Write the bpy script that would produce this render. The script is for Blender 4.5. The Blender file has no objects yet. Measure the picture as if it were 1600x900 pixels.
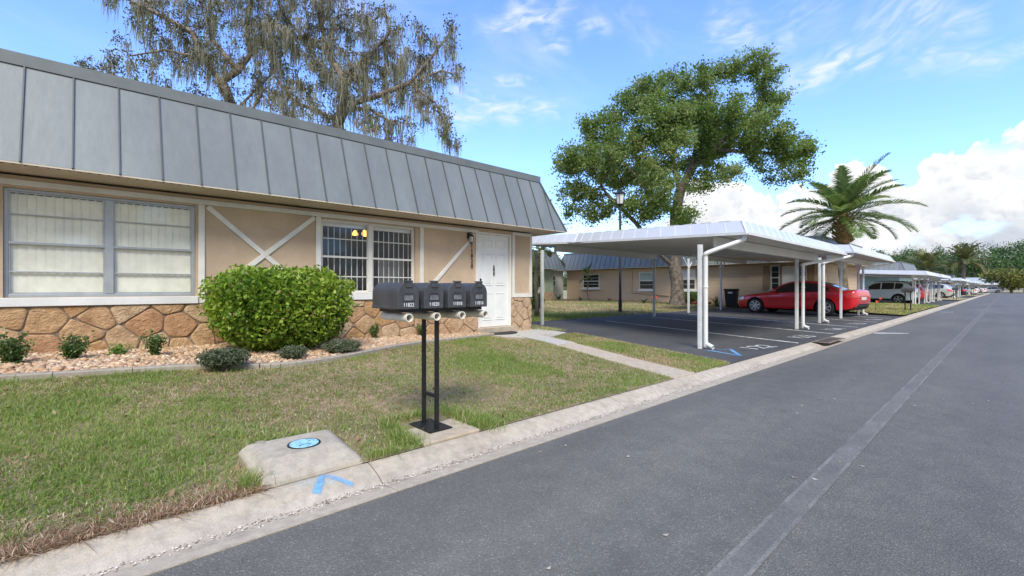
import bpy, bmesh, math, random
import numpy as np
from mathutils import Vector, Matrix

random.seed(7); rng = np.random.default_rng(7)
scn = bpy.context.scene
COL = scn.collection
R = math.radians

# ---------------------------------------------------------------- camera
YAW = R(47.4); FPX = 711.0; EYE = 1.2
cd = bpy.data.cameras.new('camera'); cam = bpy.data.objects.new('camera', cd); COL.objects.link(cam)
cam.location = (0, 0, EYE); cam.rotation_euler = (R(90), 0, YAW)
cd.sensor_width = 36; cd.lens = 16.0; cd.clip_start = .05; cd.clip_end = 2000
scn.camera = cam
CT, ST = math.cos(YAW), math.sin(YAW)
def at(px, py, d):
    """a point of the place, given where the photo (1600x900) shows it and how far away it stands"""
    r = (px-800)/FPX*d
    return Vector((r*CT-d*ST, r*ST+d*CT, EYE-(py-450)/FPX*d))

# ---------------------------------------------------------------- sky, sun, exposure
SUN_EL, SUN_AZ = R(47), R(130)         # azimuth clockwise from +Y
SKY_STRENGTH = .15
w = bpy.data.worlds.new('World'); scn.world = w; w.use_nodes = True
nt = w.node_tree; nt.nodes.clear()
class NB:
    """tiny builder for math node chains"""
    def __init__(s, nt): s.nt = nt
    def n(s, t, **k):
        o = s.nt.nodes.new(t)
        for a, v in k.items(): setattr(o, a, v)
        return o
    def put(s, sock, v):
        if isinstance(v, (int, float, tuple, list)): sock.default_value = v
        else: s.nt.links.new(v, sock)
    def m(s, op, a, b=None, c=None, clamp=False):
        o = s.n('ShaderNodeMath', operation=op); o.use_clamp = clamp
        s.put(o.inputs[0], a)
        if b is not None: s.put(o.inputs[1], b)
        if c is not None: s.put(o.inputs[2], c)
        return o.outputs[0]
    def vm(s, op, a, b=None):
        o = s.n('ShaderNodeVectorMath', operation=op); s.put(o.inputs[0], a)
        if b is not None: s.put(o.inputs[1], b)
        return o.outputs[1] if op in ('DOT_PRODUCT', 'LENGTH') else o.outputs[0]
    def comb(s, x, y, z=0.):
        o = s.n('ShaderNodeCombineXYZ')
        for i, v in enumerate((x, y, z)): s.put(o.inputs[i], v)
        return o.outputs[0]
    def step(s, v, a, b):
        o = s.n('ShaderNodeMapRange', interpolation_type='SMOOTHSTEP'); s.put(o.inputs['Value'], v)
        s.put(o.inputs['From Min'], a); s.put(o.inputs['From Max'], b); return o.outputs[0]
    def noise(s, vec, scale, detail=6, rough=.55, dist=0.):
        o = s.n('ShaderNodeTexNoise'); o.inputs['Scale'].default_value = scale
        o.inputs['Detail'].default_value = detail; o.inputs['Roughness'].default_value = rough
        o.inputs['Distortion'].default_value = dist
        if vec is not None: s.nt.links.new(vec, o.inputs['Vector'])
        return o.outputs[0]
    def mix(s, fac, a, b, blend='MIX'):
        o = s.n('ShaderNodeMix', data_type='RGBA', blend_type=blend); o.clamp_factor = True
        s.put(o.inputs[0], fac)
        for i, v in ((6, a), (7, b)):
            if isinstance(v, (tuple, list)): v = tuple(v)+(1.,) if len(v) == 3 else v
            s.put(o.inputs[i], v)
        return o.outputs[2]
    def ramp(s, fac, stops):
        o = s.n('ShaderNodeValToRGB'); el = o.color_ramp.elements
        while len(el) < len(stops): el.new(.5)
        for e, (p, c) in zip(el, stops): e.position = p; e.color = tuple(c)+(1.,)
        s.nt.links.new(fac, o.inputs[0]); return o.outputs[0]
B = NB(nt)
sky = B.n('ShaderNodeTexSky', sky_type='NISHITA'); sky.sun_disc = False
sky.sun_elevation = SUN_EL; sky.sun_rotation = SUN_AZ; sky.air_density = 1.0; sky.dust_density = .6; sky.ozone_density = 2.2
tc = B.n('ShaderNodeTexCoord'); sep = B.n('ShaderNodeSeparateXYZ')
nt.links.new(tc.outputs['Generated'], sep.inputs[0])
sx, sy, sz = sep.outputs
az = B.m('MULTIPLY', B.m('ARCTAN2', sx, sy), 57.2958)      # degrees clockwise from the road direction
el = B.m('MULTIPLY', B.m('ARCSINE', sz), 57.2958)
def direction(px, py):                                       # where the photo shows a cloud -> compass angles
    a = math.atan((px-800)/FPX)
    return math.degrees(a-YAW), math.degrees(math.atan((450-py)/FPX*math.cos(a)))
# cumulus bank low over the road: height of its top against compass angle
prof = [(700, 445), (900, 425), (1000, 380), (1050, 330), (1080, 290), (1110, 272), (1150, 280), (1180, 305), (1215, 312), (1260, 290), (1305, 268), (1340, 254), (1375, 258), (1400, 282), (1418, 290), (1440, 262), (1470, 240), (1500, 232), (1535, 217), (1570, 208), (1600, 196), (1660, 190), (1740, 215), (1850, 260)]
fc = B.n('ShaderNodeFloatCurve'); crv = fc.mapping.curves[0]
A0, A1 = -60., 12.
pts = []
for px, py in prof:
    a, e = direction(px, py); pts.append(((a-A0)/(A1-A0), e/30.))
pts = [(0., .02)]+[p for p in pts if 0.005 < p[0] < .995]+[(1., .3)]
while len(crv.points) < len(pts): crv.points.new(.5, .5)
for cp, p in zip(crv.points, pts): cp.location = p
fc.mapping.update()
B.put(fc.inputs['Value'], B.m('DIVIDE', B.m('SUBTRACT', az, A0), A1-A0))
top = B.m('MULTIPLY', fc.outputs[0], 30.)
ang = B.comb(az, el, 0.)
warp = B.m('MULTIPLY_ADD', B.noise(ang, .5, 2, .5), 1.6, -.8)
def puff(dx, dy):
    """height of the cauliflower heads of the cloud bank"""
    tot = None
    for sc_, wt in ((.30, 1.), (.75, .5), (1.9, .16)):
        v_ = B.n('ShaderNodeTexVoronoi', feature='F1', voronoi_dimensions='2D'); v_.inputs['Scale'].default_value = sc_
        nt.links.new(B.comb(B.m('ADD', B.m('ADD', az, dx), warp), B.m('ADD', B.m('ADD', el, dy), warp), 0.), v_.inputs['Vector'])
        t_ = B.m('MULTIPLY', B.m('SUBTRACT', .75, v_.outputs['Distance']), wt); tot = t_ if tot is None else B.m('ADD', tot, t_)
    return tot
pf = puff(0., 0.); relief = B.m('SUBTRACT', puff(.25, .45), pf)
nz1 = B.noise(ang, .42, 7, .6)
hgt = B.m('SUBTRACT', B.m('ADD', top, B.m('ADD', B.m('MULTIPLY_ADD', nz1, 2.4, -1.2), B.m('MULTIPLY_ADD', pf, 2.6, -1.3))), el)
cum = B.step(hgt, -.02, .30)
holes = B.step(B.noise(B.comb(az, B.m('MULTIPLY', el, 1.8), 7.), .17, 6, .5), .57, .70)
cum = B.m('MULTIPLY', cum, B.m('SUBTRACT', 1., B.m('MULTIPLY', holes, .75)))
body = B.noise(B.comb(az, B.m('MULTIPLY', el, 1.5), 3.), .23, 8, .58)
depth = B.step(hgt, 0., 9.)
shade = B.m('ADD', B.m('MULTIPLY', B.step(body, .36, .64), B.m('MULTIPLY', depth, .75)), B.m('MULTIPLY', B.step(relief, -.05, .55), .5), clamp=True)
# streaks of cirrus: (px,py)->(px,py), half width in degrees, strength
strk = None
for (x0, y0, x1, y1, wd, st) in [(1225, 138, 1395, 62, 1.3, .95), (1360, 80, 1480, -20, 2.6, .6), (1400, 103, 1630, 72, 1.2, .62), (1465, 52, 1550, 30, 2.2, .5), (1100, 62, 1200, 40, 2.0, .55),
                               (690, 180, 880, 165, 1.3, .85), (770, 125, 835, 130, .7, .7), (755, 40, 890, 22, 1.6, .85), (840, 78, 890, 74, .8, .7), (905, 45, 955, 36, 1.0, .6), (1100, 58, 1160, 62, .8, .7), (1210, 68, 1245, 65, 1.0, .6),
                               (700, 140, 760, 150, 1.2, .5), (960, 10, 1050, 80, 1.6, .22), (1160, 90, 1330, 10, 3.5, .25)]:
    a0, e0 = direction(x0, y0); a1, e1 = direction(x1, y1)
    L = math.hypot(a1-a0, e1-e0); ux, uy = (a1-a0)/L, (e1-e0)/L
    u = B.m('ADD', B.m('MULTIPLY', B.m('SUBTRACT', az, a0), ux), B.m('MULTIPLY', B.m('SUBTRACT', el, e0), uy))
    v = B.m('ADD', B.m('MULTIPLY', B.m('SUBTRACT', az, a0), -uy), B.m('MULTIPLY', B.m('SUBTRACT', el, e0), ux))
    tex = B.noise(B.comb(u, B.m('MULTIPLY', v, 2.6), a0), .38, 4, .52, .8)
    vv = B.m('DIVIDE', B.m('ADD', v, B.m('MULTIPLY_ADD', B.noise(B.comb(u, 0., a0), .25, 1), 3.*wd, -1.5*wd)), wd)
    k = B.m('MULTIPLY', B.m('EXPONENT', B.m('MULTIPLY', B.m('MULTIPLY', vv, vv), -1.)), B.m('MULTIPLY', B.step(u, -.25*L, .3*L), B.m('SUBTRACT', 1., B.step(u, .65*L, 1.25*L))))
    k = B.m('MULTIPLY', B.m('MULTIPLY', k, B.step(tex, .22, .85)), st)
    strk = k if strk is None else B.m('MAXIMUM', strk, k)
veil = B.m('MULTIPLY', B.step(B.noise(B.comb(B.m('ADD', az, B.m('MULTIPLY', el, 1.1)), B.m('MULTIPLY', el, 2.2), 1.), .05, 5, .55, .6), .45, .85), .34)
strk = B.m('MAXIMUM', strk, veil)
tint = B.mix(1., sky.outputs[0], (.53, .635, .87), 'MULTIPLY')
CW = 3.6
skyc = B.mix(B.m('MULTIPLY', strk, 1.12, clamp=True), tint, (CW*.60, CW*.625, CW*.66))
cumc = B.mix(shade, (CW*.63, CW*.63, CW*.63), (CW*.34, CW*.38, CW*.45))
skyc = B.mix(cum, skyc, cumc)
bg = B.n('ShaderNodeBackground'); bg.inputs['Strength'].default_value = SKY_STRENGTH
nt.links.new(skyc, bg.inputs['Color'])
wo = B.n('ShaderNodeOutputWorld'); nt.links.new(bg.outputs[0], wo.inputs[0])

sl = bpy.data.lights.new('sun', 'SUN'); sl.energy = 1.5; sl.angle = R(24); sl.color = (1, .945, .80)
so = bpy.data.objects.new('sun', sl); COL.objects.link(so)
sd = Vector((math.sin(SUN_AZ)*math.cos(SUN_EL), math.cos(SUN_AZ)*math.cos(SUN_EL), math.sin(SUN_EL)))
so.rotation_euler = sd.to_track_quat('Z', 'Y').to_euler(); so.location = (20, -20, 40)
vs = scn.view_settings; vs.view_transform = 'Standard'; vs.look = 'None'; vs.gamma = 1; vs.use_curve_mapping = False
vs.exposure = 1.62
# ---------------------------------------------------------------- mesh helpers
class MB:
    def __init__(s): s.v = []; s.f = []; s.m = []; s.mi = 0
    def add(s, vs, fs, mi=None):
        o = len(s.v); s.v += [tuple(p) for p in vs]
        s.f += [tuple(i+o for i in f) for f in fs]; s.m += [s.mi if mi is None else mi]*len(fs); return s
    def quad(s, *p, mi=None): return s.add(p, [tuple(range(len(p)))], mi)
    def box(s, a, b, mi=None):
        x0, y0, z0 = (min(a[i], b[i]) for i in range(3)); x1, y1, z1 = (max(a[i], b[i]) for i in range(3))
        return s.add([(x0,y0,z0),(x1,y0,z0),(x1,y1,z0),(x0,y1,z0),(x0,y0,z1),(x1,y0,z1),(x1,y1,z1),(x0,y1,z1)],
                     [(0,3,2,1),(4,5,6,7),(0,1,5,4),(1,2,6,5),(2,3,7,6),(3,0,4,7)], mi)
    def bar(s, p, q, w, h, up=(0,0,1), mi=None):
        """rectangular bar from p to q, w across, h along up"""
        p, q = Vector(p), Vector(q); d = (q-p).normalized(); up = Vector(up)
        sd_ = d.cross(up)
        if sd_.length < 1e-4: sd_ = d.cross(Vector((1,0,0)))
        sd_.normalize(); u = sd_.cross(d).normalized()
        vs = [e+sd_*a*w/2+u*b*h/2 for e in (p, q) for a, b in ((-1,-1),(1,-1),(1,1),(-1,1))]
        return s.add(vs, [(3,2,1,0),(4,5,6,7),(0,1,5,4),(1,2,6,5),(2,3,7,6),(3,0,4,7)], mi)
    def prism(s, poly, ex, mi=None):
        """poly: list of 3-d points, extruded by vector ex"""
        n = len(poly); ex = Vector(ex); a = [Vector(p) for p in poly]; b = [p+ex for p in a]
        return s.add(a+b, [tuple(range(n))[::-1], tuple(range(n, 2*n))]+[(i,(i+1)%n,n+(i+1)%n,n+i) for i in range(n)], mi)
    def tube(s, pts, rad, n=8, cap=True, mi=None):
        pts = [Vector(p) for p in pts]
        if not hasattr(rad, '__len__'): rad = [rad]*len(pts)
        rings = []; ref = None
        for i, p in enumerate(pts):
            d = (pts[min(i+1, len(pts)-1)]-pts[max(i-1, 0)])
            d = d.normalized() if d.length > 1e-9 else Vector((0,0,1))
            if ref is None: ref = d.orthogonal().normalized()
            ref = (ref-d*ref.dot(d)); ref = ref.normalized() if ref.length > 1e-6 else d.orthogonal().normalized()
            bi = d.cross(ref)
            rings += [p+(ref*math.cos(t*2*math.pi/n)+bi*math.sin(t*2*math.pi/n))*rad[i] for t in range(n)]
        fs = [(i*n+t, i*n+(t+1)%n, (i+1)*n+(t+1)%n, (i+1)*n+t) for i in range(len(pts)-1) for t in range(n)]
        if cap: fs += [tuple(range(n))[::-1], tuple(range((len(pts)-1)*n, len(pts)*n))]
        return s.add(rings, fs, mi)
    def lathe(s, prof, c=(0,0,0), n=20, axis='z', mi=None):
        """prof: (radius, height) pairs"""
        vs = []
        for r, h in prof:
            for t in range(n):
                a = t*2*math.pi/n; u, v = r*math.cos(a), r*math.sin(a)
                p = {'z': (u, v, h), 'y': (u, h, v), 'x': (h, u, v)}[axis]
                vs.append((c[0]+p[0], c[1]+p[1], c[2]+p[2]))
        fs = [(i*n+t, i*n+(t+1)%n, (i+1)*n+(t+1)%n, (i+1)*n+t) for i in range(len(prof)-1) for t in range(n)]
        return s.add(vs, fs, mi)
    def build(s, name, mats, parent=None, world=False, smooth=False, bevel=0., recalc=True):
        me = bpy.data.meshes.new(name); me.from_pydata(s.v, [], s.f)
        return finish(me, name, mats, parent, world, smooth, bevel, s.m, recalc)
def finish(me, name, mats, parent=None, world=False, smooth=False, bevel=0., mi=None, recalc=True):
    mats = mats if isinstance(mats, (list, tuple)) else [mats]
    for m_ in mats: me.materials.append(m_)
    if mi is not None and len(mats) > 1: me.polygons.foreach_set('material_index', mi)
    if recalc:
        bm = bmesh.new(); bm.from_mesh(me); bmesh.ops.recalc_face_normals(bm, faces=bm.faces); bm.to_mesh(me); bm.free()
    if smooth: me.polygons.foreach_set('use_smooth', [True]*len(me.polygons))
    me.update()
    o = bpy.data.objects.new(name, me); COL.objects.link(o)
    if bevel:
        b = o.modifiers.new('bevel', 'BEVEL'); b.width = bevel; b.segments = 2; b.limit_method = 'ANGLE'; b.angle_limit = R(40)
    if parent is not None:
        o.parent = parent
        if world: o.location = -wloc(parent)
    return o
def wloc(o):
    l = Vector((0,0,0))
    while o: l += o.location; o = o.parent
    return l
def np_mesh(name, V, F, mats, parent=None, world=False, mi=None, smooth=False):
    """V (n,3) float, F (m,k) int: every face has k corners"""
    me = bpy.data.meshes.new(name); n, k = F.shape
    me.vertices.add(len(V)); me.vertices.foreach_set('co', np.ascontiguousarray(V, dtype=np.float32).ravel())
    me.loops.add(n*k); me.loops.foreach_set('vertex_index', np.ascontiguousarray(F, dtype=np.int32).ravel())
    me.polygons.add(n); me.polygons.foreach_set('loop_start', np.arange(0, n*k, k, dtype=np.int32))
    try: me.polygons.foreach_set('loop_total', np.full(n, k, dtype=np.int32))
    except Exception: pass
    me.update(calc_edges=True); me.validate()
    return finish(me, name, mats, parent, world, smooth, 0., mi, False)
def tag(o, label=None, cat=None, group=None, kind=None):
    if label: o['label'] = label
    if cat: o['category'] = cat
    if group: o['group'] = group
    if kind: o['kind'] = kind
    return o
def empty(name, loc, label, cat, group=None, rz=0.):
    o = bpy.data.objects.new(name, None); COL.objects.link(o); o.location = loc; o.rotation_euler = (0,0,rz)
    o.empty_display_size = .2
    return tag(o, label, cat, group)
def copy_thing(o, loc=None, rz=None, label=None, group=None, parent=None, swap=None):
    c = o.copy(); COL.objects.link(c)
    if parent is not None: c.parent = parent
    if loc is not None: c.location = loc
    if rz is not None: c.rotation_euler = (0,0,rz)
    if label: c['label'] = label
    if group: c['group'] = group
    for ch in list(o.children): copy_thing(ch, parent=c)
    return c
def text_mesh(body, size, depth=.002):
    cu = bpy.data.curves.new('lettering', 'FONT'); cu.body = body; cu.size = size; cu.extrude = depth/2
    cu.align_x = 'CENTER'; cu.align_y = 'CENTER'; cu.resolution_u = 3
    t = bpy.data.objects.new('lettering', cu); COL.objects.link(t)
    me = bpy.data.meshes.new_from_object(t.evaluated_get(bpy.context.evaluated_depsgraph_get()))
    bpy.data.objects.remove(t); bpy.data.curves.remove(cu); me.materials.clear(); return me
def text_obj(name, body, size, mat_, mtx, parent=None, world=False, depth=.002, sx=1., sy=1.):
    me = text_mesh(body, size, depth); me.transform(mtx @ Matrix.Diagonal((sx, sy, 1, 1)))
    return finish(me, name, mat_, parent, world, False, 0., None, False)
# ---------------------------------------------------------------- materials
def new_mat(name):
    m = bpy.data.materials.new(name); m.use_nodes = True; nt = m.node_tree; nt.nodes.clear()
    b = NB(nt); out = b.n('ShaderNodeOutputMaterial'); p = b.n('ShaderNodeBsdfPrincipled')
    nt.links.new(p.outputs[0], out.inputs[0]); return m, b, p, out
def pos(b): return b.n('ShaderNodeNewGeometry').outputs['Position']
def bump(b, p, h, dist=.01, strength=1.):
    o = b.n('ShaderNodeBump'); o.inputs['Distance'].default_value = dist; o.inputs['Strength'].default_value = strength
    b.put(o.inputs['Height'], h); b.nt.links.new(o.outputs[0], p.inputs['Normal'])
def mat(name, col, rough=.6, metal=0., var=.12, scale=3., fine=0., fscale=80., bmp=0., bscale=60., col2=None, coat=0., spec=.5, streak=False):
    m, b, p, out = new_mat(name); P = pos(b)
    if streak: P = b.vm('MULTIPLY', P, (1., 1., .12))
    n1 = b.noise(P, scale, 6, .6)
    c2 = col2 or tuple(c*(1-2*var) for c in col); c1 = col if col2 else tuple(min(1, c*(1+var)) for c in col)
    c = b.mix(b.step(n1, .3, .7), c2, c1)
    if fine:
        f = b.noise(P, fscale, 3, .7); c = b.mix(1., c, b.ramp(f, [(.25, (1-fine,)*3), (.75, (1+fine,)*3)]), 'MULTIPLY')
    b.put(p.inputs['Base Color'], c); p.inputs['Metallic'].default_value = metal
    b.put(p.inputs['Roughness'], b.m('MULTIPLY_ADD', n1, .2, rough-.1))
    p.inputs['Specular IOR Level'].default_value = spec; p.inputs['Coat Weight'].default_value = coat; p.inputs['Coat Roughness'].default_value = .05
    if bmp: bump(b, p, b.noise(P, bscale, 5, .6), bmp)
    return m
def leaf_mat(name, cols, trans=.35, rough=.5):
    """per-leaf colours drawn from a list"""
    m, b, p, out = new_mat(name)
    r = b.n('ShaderNodeNewGeometry').outputs['Random Per Island']; k = len(cols)
    cl = b.n('ShaderNodeNewGeometry').outputs['Position']
    big = b.noise(cl, .55, 3, .5)
    f = b.m('ADD', b.m('MULTIPLY', r, .6), b.m('MULTIPLY_ADD', big, 1.6, -.6), clamp=True)
    c = b.ramp(f, [((i+.5)/k, cc) for i, cc in enumerate(cols)])
    b.put(p.inputs['Base Color'], c); p.inputs['Roughness'].default_value = rough; p.inputs['Specular IOR Level'].default_value = .35
    t = b.n('ShaderNodeBsdfTranslucent'); b.put(t.inputs[0], b.mix(1., c, (1.2, 1.25, .7), 'MULTIPLY'))
    mx = b.n('ShaderNodeMixShader'); mx.inputs[0].default_value = trans
    b.nt.links.new(p.outputs[0], mx.inputs[1]); b.nt.links.new(t.outputs[0], mx.inputs[2]); b.nt.links.new(mx.outputs[0], out.inputs[0])
    return m
def island_mat(name, cols, rough=.8, bmp=0.):
    m, b, p, out = new_mat(name); r = b.n('ShaderNodeNewGeometry').outputs['Random Per Island']; k = len(cols)
    c = b.ramp(r, [((i+.5)/k, cc) for i, cc in enumerate(cols)])
    b.put(p.inputs['Base Color'], b.mix(1., c, b.ramp(b.noise(pos(b), 40, 4, .6), [(.3, (.8,)*3), (.7, (1.12,)*3)]), 'MULTIPLY'))
    p.inputs['Roughness'].default_value = rough
    return m
def glass_mat(name, tint=(.97, .98, .97), refl=1.0, see=1.):
    m, b, p, out = new_mat(name)
    t = b.n('ShaderNodeBsdfTransparent'); t.inputs[0].default_value = tuple(tint)+(1,)
    g = b.n('ShaderNodeBsdfGlossy'); g.inputs['Roughness'].default_value = .015
    lw = b.n('ShaderNodeLayerWeight'); lw.inputs[0].default_value = .5; fz = b.m('MULTIPLY_ADD', b.m('POWER', lw.outputs['Facing'], 5.), .95, .05)
    mx = b.n('ShaderNodeMixShader'); b.put(mx.inputs[0], b.m('MULTIPLY', fz, refl, clamp=True))
    b.nt.links.new(t.outputs[0], mx.inputs[1]); b.nt.links.new(g.outputs[0], mx.inputs[2]); b.nt.links.new(mx.outputs[0], out.inputs[0])
    return m
def emit_mat(name, col, st):
    m, b, p, out = new_mat(name); e = b.n('ShaderNodeEmission'); e.inputs[0].default_value = tuple(col)+(1,); e.inputs[1].default_value = st
    b.nt.links.new(e.outputs[0], out.inputs[0]); return m
M = {}
M['stucco'] = mat('stucco', (.51,.385,.27), .85, var=.07, scale=1.6, fine=.08, fscale=160, bmp=.004, bscale=140)
M['stucco_pale'] = mat('stucco_pale', (.50,.50,.46), .85, var=.05, scale=1.5, bmp=.003, bscale=120)
M['stucco_mint'] = mat('stucco_mint', (.40,.55,.52), .85, var=.05, scale=1.5)
M['soffit'] = mat('soffit', (.56,.49,.39), .7, var=.04)
M['trim'] = mat('white_trim', (.66,.645,.60), .5, var=.05, scale=4, fine=.05, fscale=60, bmp=.001, bscale=50)
M['white'] = mat('white_paint', (.66,.665,.66), .42, var=.05, scale=2, fine=.04, fscale=30)
M['door'] = mat('door_paint', (.70,.71,.70), .4, var=.03)
M['alu'] = mat('pale_aluminium', (.37,.40,.42), .4, .35, var=.06, scale=5)
M['roof'] = mat('grey_roof_metal', (.178,.197,.198), .5, .12, var=.07, scale=1.3, fine=.07, fscale=16, bmp=.012, bscale=1.2, streak=True)
M['roof_edge'] = mat('roof_seam_metal', (.08,.092,.095), .5, .15, var=.05)
M['roof_cap'] = mat('roof_cap_metal', (.155,.173,.176), .5, .2, var=.06)
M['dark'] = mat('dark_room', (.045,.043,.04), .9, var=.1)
M['blind'] = mat('blind_vinyl', (.84,.82,.71), .6, var=.05, scale=6)
M['slat'] = mat('slat_vinyl', (.70,.71,.70), .6, var=.04)
M['glass'] = glass_mat('window_glass', refl=1.1)
M['glass_far'] = glass_mat('far_window_glass', (.6,.65,.65), refl=1.2)
M['blackmetal'] = mat('black_metal', (.018,.018,.02), .45, .3, var=.15, scale=20)
M['plastic'] = mat('charcoal_plastic', (.052,.054,.06), .48, var=.12, scale=9, fine=.1, fscale=60, bmp=.0008, bscale=120)
M['plastic_dark'] = mat('recess_plastic', (.03,.031,.034), .6, var=.1)
M['plate'] = mat('name_plate', (.14,.145,.155), .3, var=.2, scale=30)
M['pvc'] = mat('pvc_pipe', (.66,.63,.56), .45, var=.08, scale=14, fine=.08, fscale=60)
M['lettering'] = mat('white_lettering', (.66,.67,.68), .5, var=.02)
M['bronze'] = mat('bronze_digits', (.10,.055,.025), .4, .6, var=.2, scale=20)
M['rubber'] = mat('black_rubber', (.018,.018,.019), .8, var=.2, scale=20)
M['concrete_step'] = mat('concrete_step', (.42,.35,.27), .85, var=.1, scale=4, fine=.1, fscale=100)
M['bark'] = mat('bark', (.17,.14,.115), .9, var=.3, scale=6, fine=.35, fscale=16, bmp=.05, bscale=12)
M['bark_moss'] = mat('brown_bark', (.21,.165,.135), .9, var=.3, scale=3, fine=.3, fscale=14, bmp=.04, bscale=10)
M['palm_bark'] = mat('palm_bark', (.19,.16,.13), .95, var=.25, scale=4, fine=.3, fscale=20, bmp=.04, bscale=14)
M['boot'] = mat('palm_boots', (.34,.19,.09), .9, var=.4, scale=7, fine=.4, fscale=16, col2=(.16,.16,.05))
M['soil'] = mat('soil', (.11,.075,.05), .95, var=.3, scale=8, bmp=.02, bscale=40)
M['binmat'] = mat('bin_plastic', (.012,.013,.016), .5, var=.1)
M['flag'] = mat('marker_flag', (.75,.10,.06), .6, var=.05)
M['silver_mail'] = mat('near_black_plastic', (.03,.032,.035), .5)  # near-black plastic with slight random variation in tone
# asphalt
def asphalt(name, base, worn):
    m, b, p, out = new_mat(name); P = pos(b)
    big = b.noise(b.vm('MULTIPLY', P, (1., .35, 1.)), .55, 6, .62)
    mid = b.noise(P, 5, 5, .6)
    c = b.mix(b.step(big, .32, .70), base, worn)
    c = b.mix(1., c, b.ramp(mid, [(.3, (.88,)*3), (.7, (1.1,)*3)]), 'MULTIPLY')
    v = b.n('ShaderNodeTexVoronoi'); v.inputs['Scale'].default_value = 150; b.nt.links.new(P, v.inputs['Vector'])
    sp = b.n('ShaderNodeSeparateColor'); b.nt.links.new(v.outputs['Color'], sp.inputs[0])
    c = b.mix(1., c, b.ramp(sp.outputs[0], [(.05, (.78,)*3), (.55, (.98,)*3), (.88, (1.05,)*3), (.98, (1.6,)*3)]), 'MULTIPLY')
    trk = b.noise(b.vm('MULTIPLY', P, (1., .05, 1.)), 1.5, 4, .55); c = b.mix(1., c, b.ramp(trk, [(.3, (.88,)*3), (.5, (1.,)*3), (.68, (1.13,1.12,1.09))]), 'MULTIPLY')
    st = b.step(b.noise(P, 1.7, 4, .5), .66, .74)
    c = b.mix(b.m('MULTIPLY', st, .22), c, (.035,.036,.038))
    pale = b.step(b.noise(b.vm('ADD', P, (31., 7., 0.)), 3.1, 6, .7), .70, .76)
    c = b.mix(b.m('MULTIPLY', pale, .3), c, (.22,.22,.21))
    b.put(p.inputs['Base Color'], c); b.put(p.inputs['Roughness'], b.m('MULTIPLY_ADD', mid, .25, .62))
    bump(b, p, b.m('ADD', v.outputs['Distance'], b.m('MULTIPLY', mid, .5)), .004, .8)
    return m
M['road'] = asphalt('asphalt_road', (.104,.099,.087), (.138,.132,.117))
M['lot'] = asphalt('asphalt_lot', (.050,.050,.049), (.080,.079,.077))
M['stripe'] = mat('worn_stripe', (.138,.132,.120), .8, var=.10, scale=2, fine=.5, fscale=110)
M['stripe_edge'] = mat('worn_stripe_edge', (.165,.160,.147), .8, var=.16, scale=3, fine=.55, fscale=100)
M['paint_white'] = mat('road_paint', (.62,.62,.60), .7, var=.2, scale=6, fine=.35, fscale=50)
def concrete(name, base, dirt=(.24,.20,.16), amt=.55):
    m, b, p, out = new_mat(name); P = pos(b)
    n1 = b.noise(P, 1.6, 7, .65); n2 = b.noise(P, 14, 6, .65); n3 = b.noise(P, 130, 3, .7)
    c = b.mix(b.m('MULTIPLY', b.step(n1, .42, .78), amt), base, dirt)
    c = b.mix(1., c, b.ramp(n2, [(.25, (.72,)*3), (.6, (1.05,)*3), (.8, (1.12,)*3)]), 'MULTIPLY')
    c = b.mix(1., c, b.ramp(n3, [(.25, (.82,)*3), (.75, (1.14,)*3)]), 'MULTIPLY')
    sp = b.step(b.noise(P, 26, 5, .7), .68, .76)
    c = b.mix(b.m('MULTIPLY', sp, .55), c, (.10,.085,.07))
    b.put(p.inputs['Base Color'], c); p.inputs['Roughness'].default_value = .88
    bump(b, p, b.m('ADD', n2, b.m('MULTIPLY', n3, .6)), .005, .8); return m
M['kerb'] = concrete('kerb_concrete', (.44,.38,.295), (.33,.275,.215), .6)
M['kerb_worn'] = concrete('worn_aggregate', (.44,.39,.32), (.26,.21,.165), .8)
M['slab'] = concrete('slab_concrete', (.41,.365,.29), (.20,.165,.13), .9)
M['walk'] = concrete('walk_concrete', (.45,.38,.285), (.42,.31,.21), .7)
M['walk_grey'] = concrete('pale_concrete', (.45,.43,.385), (.40,.36,.30), .6)
M['edging'] = concrete('edging_concrete', (.33,.29,.235), (.22,.19,.15), .7)
# lawn soil: thatch, straw and green patches that belong to the turf
def turf(name, gr=.5):
    m, b, p, out = new_mat(name); P = pos(b)
    n1 = b.noise(P, .9, 5, .6); n2 = b.noise(P, 22, 6, .7); n3 = b.noise(b.vm('MULTIPLY', P, (1., 1., .2)), 90, 3, .7)
    c = b.mix(b.step(n1, gr-.12, gr+.14), (.46,.325,.215), (.17,.20,.06))
    c = b.mix(b.step(n2, .45, .7), c, (.46,.355,.235)); c = b.mix(b.m('MULTIPLY', b.step(n3, .5, .75), .6), c, (.06,.05,.025))
    b.put(p.inputs['Base Color'], c); p.inputs['Roughness'].default_value = .95
    bump(b, p, n3, .03); return m
M['turf'] = turf('turf', .5); M['turf_far'] = turf('turf_far', .46)
M['thatch'] = mat('thatch', (.20,.13,.08), .95, var=.4, scale=16, fine=.5, fscale=120, bmp=.02, bscale=60, col2=(.10,.065,.045))
M['blade_green'] = leaf_mat('blade_green', [(.125,.215,.035), (.185,.285,.055), (.25,.35,.085), (.33,.41,.13)], .45)
M['blade_dry'] = leaf_mat('blade_dry', [(.50,.37,.25), (.58,.45,.32), (.66,.54,.40), (.43,.30,.20)], .3)
M['blade_brown'] = leaf_mat('blade_brown', [(.20,.11,.065), (.29,.175,.11), (.37,.24,.16)], .15)
M['blade_olive'] = leaf_mat('blade_olive', [(.20,.24,.06), (.28,.29,.09), (.34,.32,.13)], .3)
M['pebble'] = island_mat('pebbles', [(.38,.23,.12), (.55,.42,.28), (.28,.15,.075), (.64,.54,.40), (.44,.27,.155), (.56,.36,.23), (.36,.27,.19)], .75)
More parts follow.
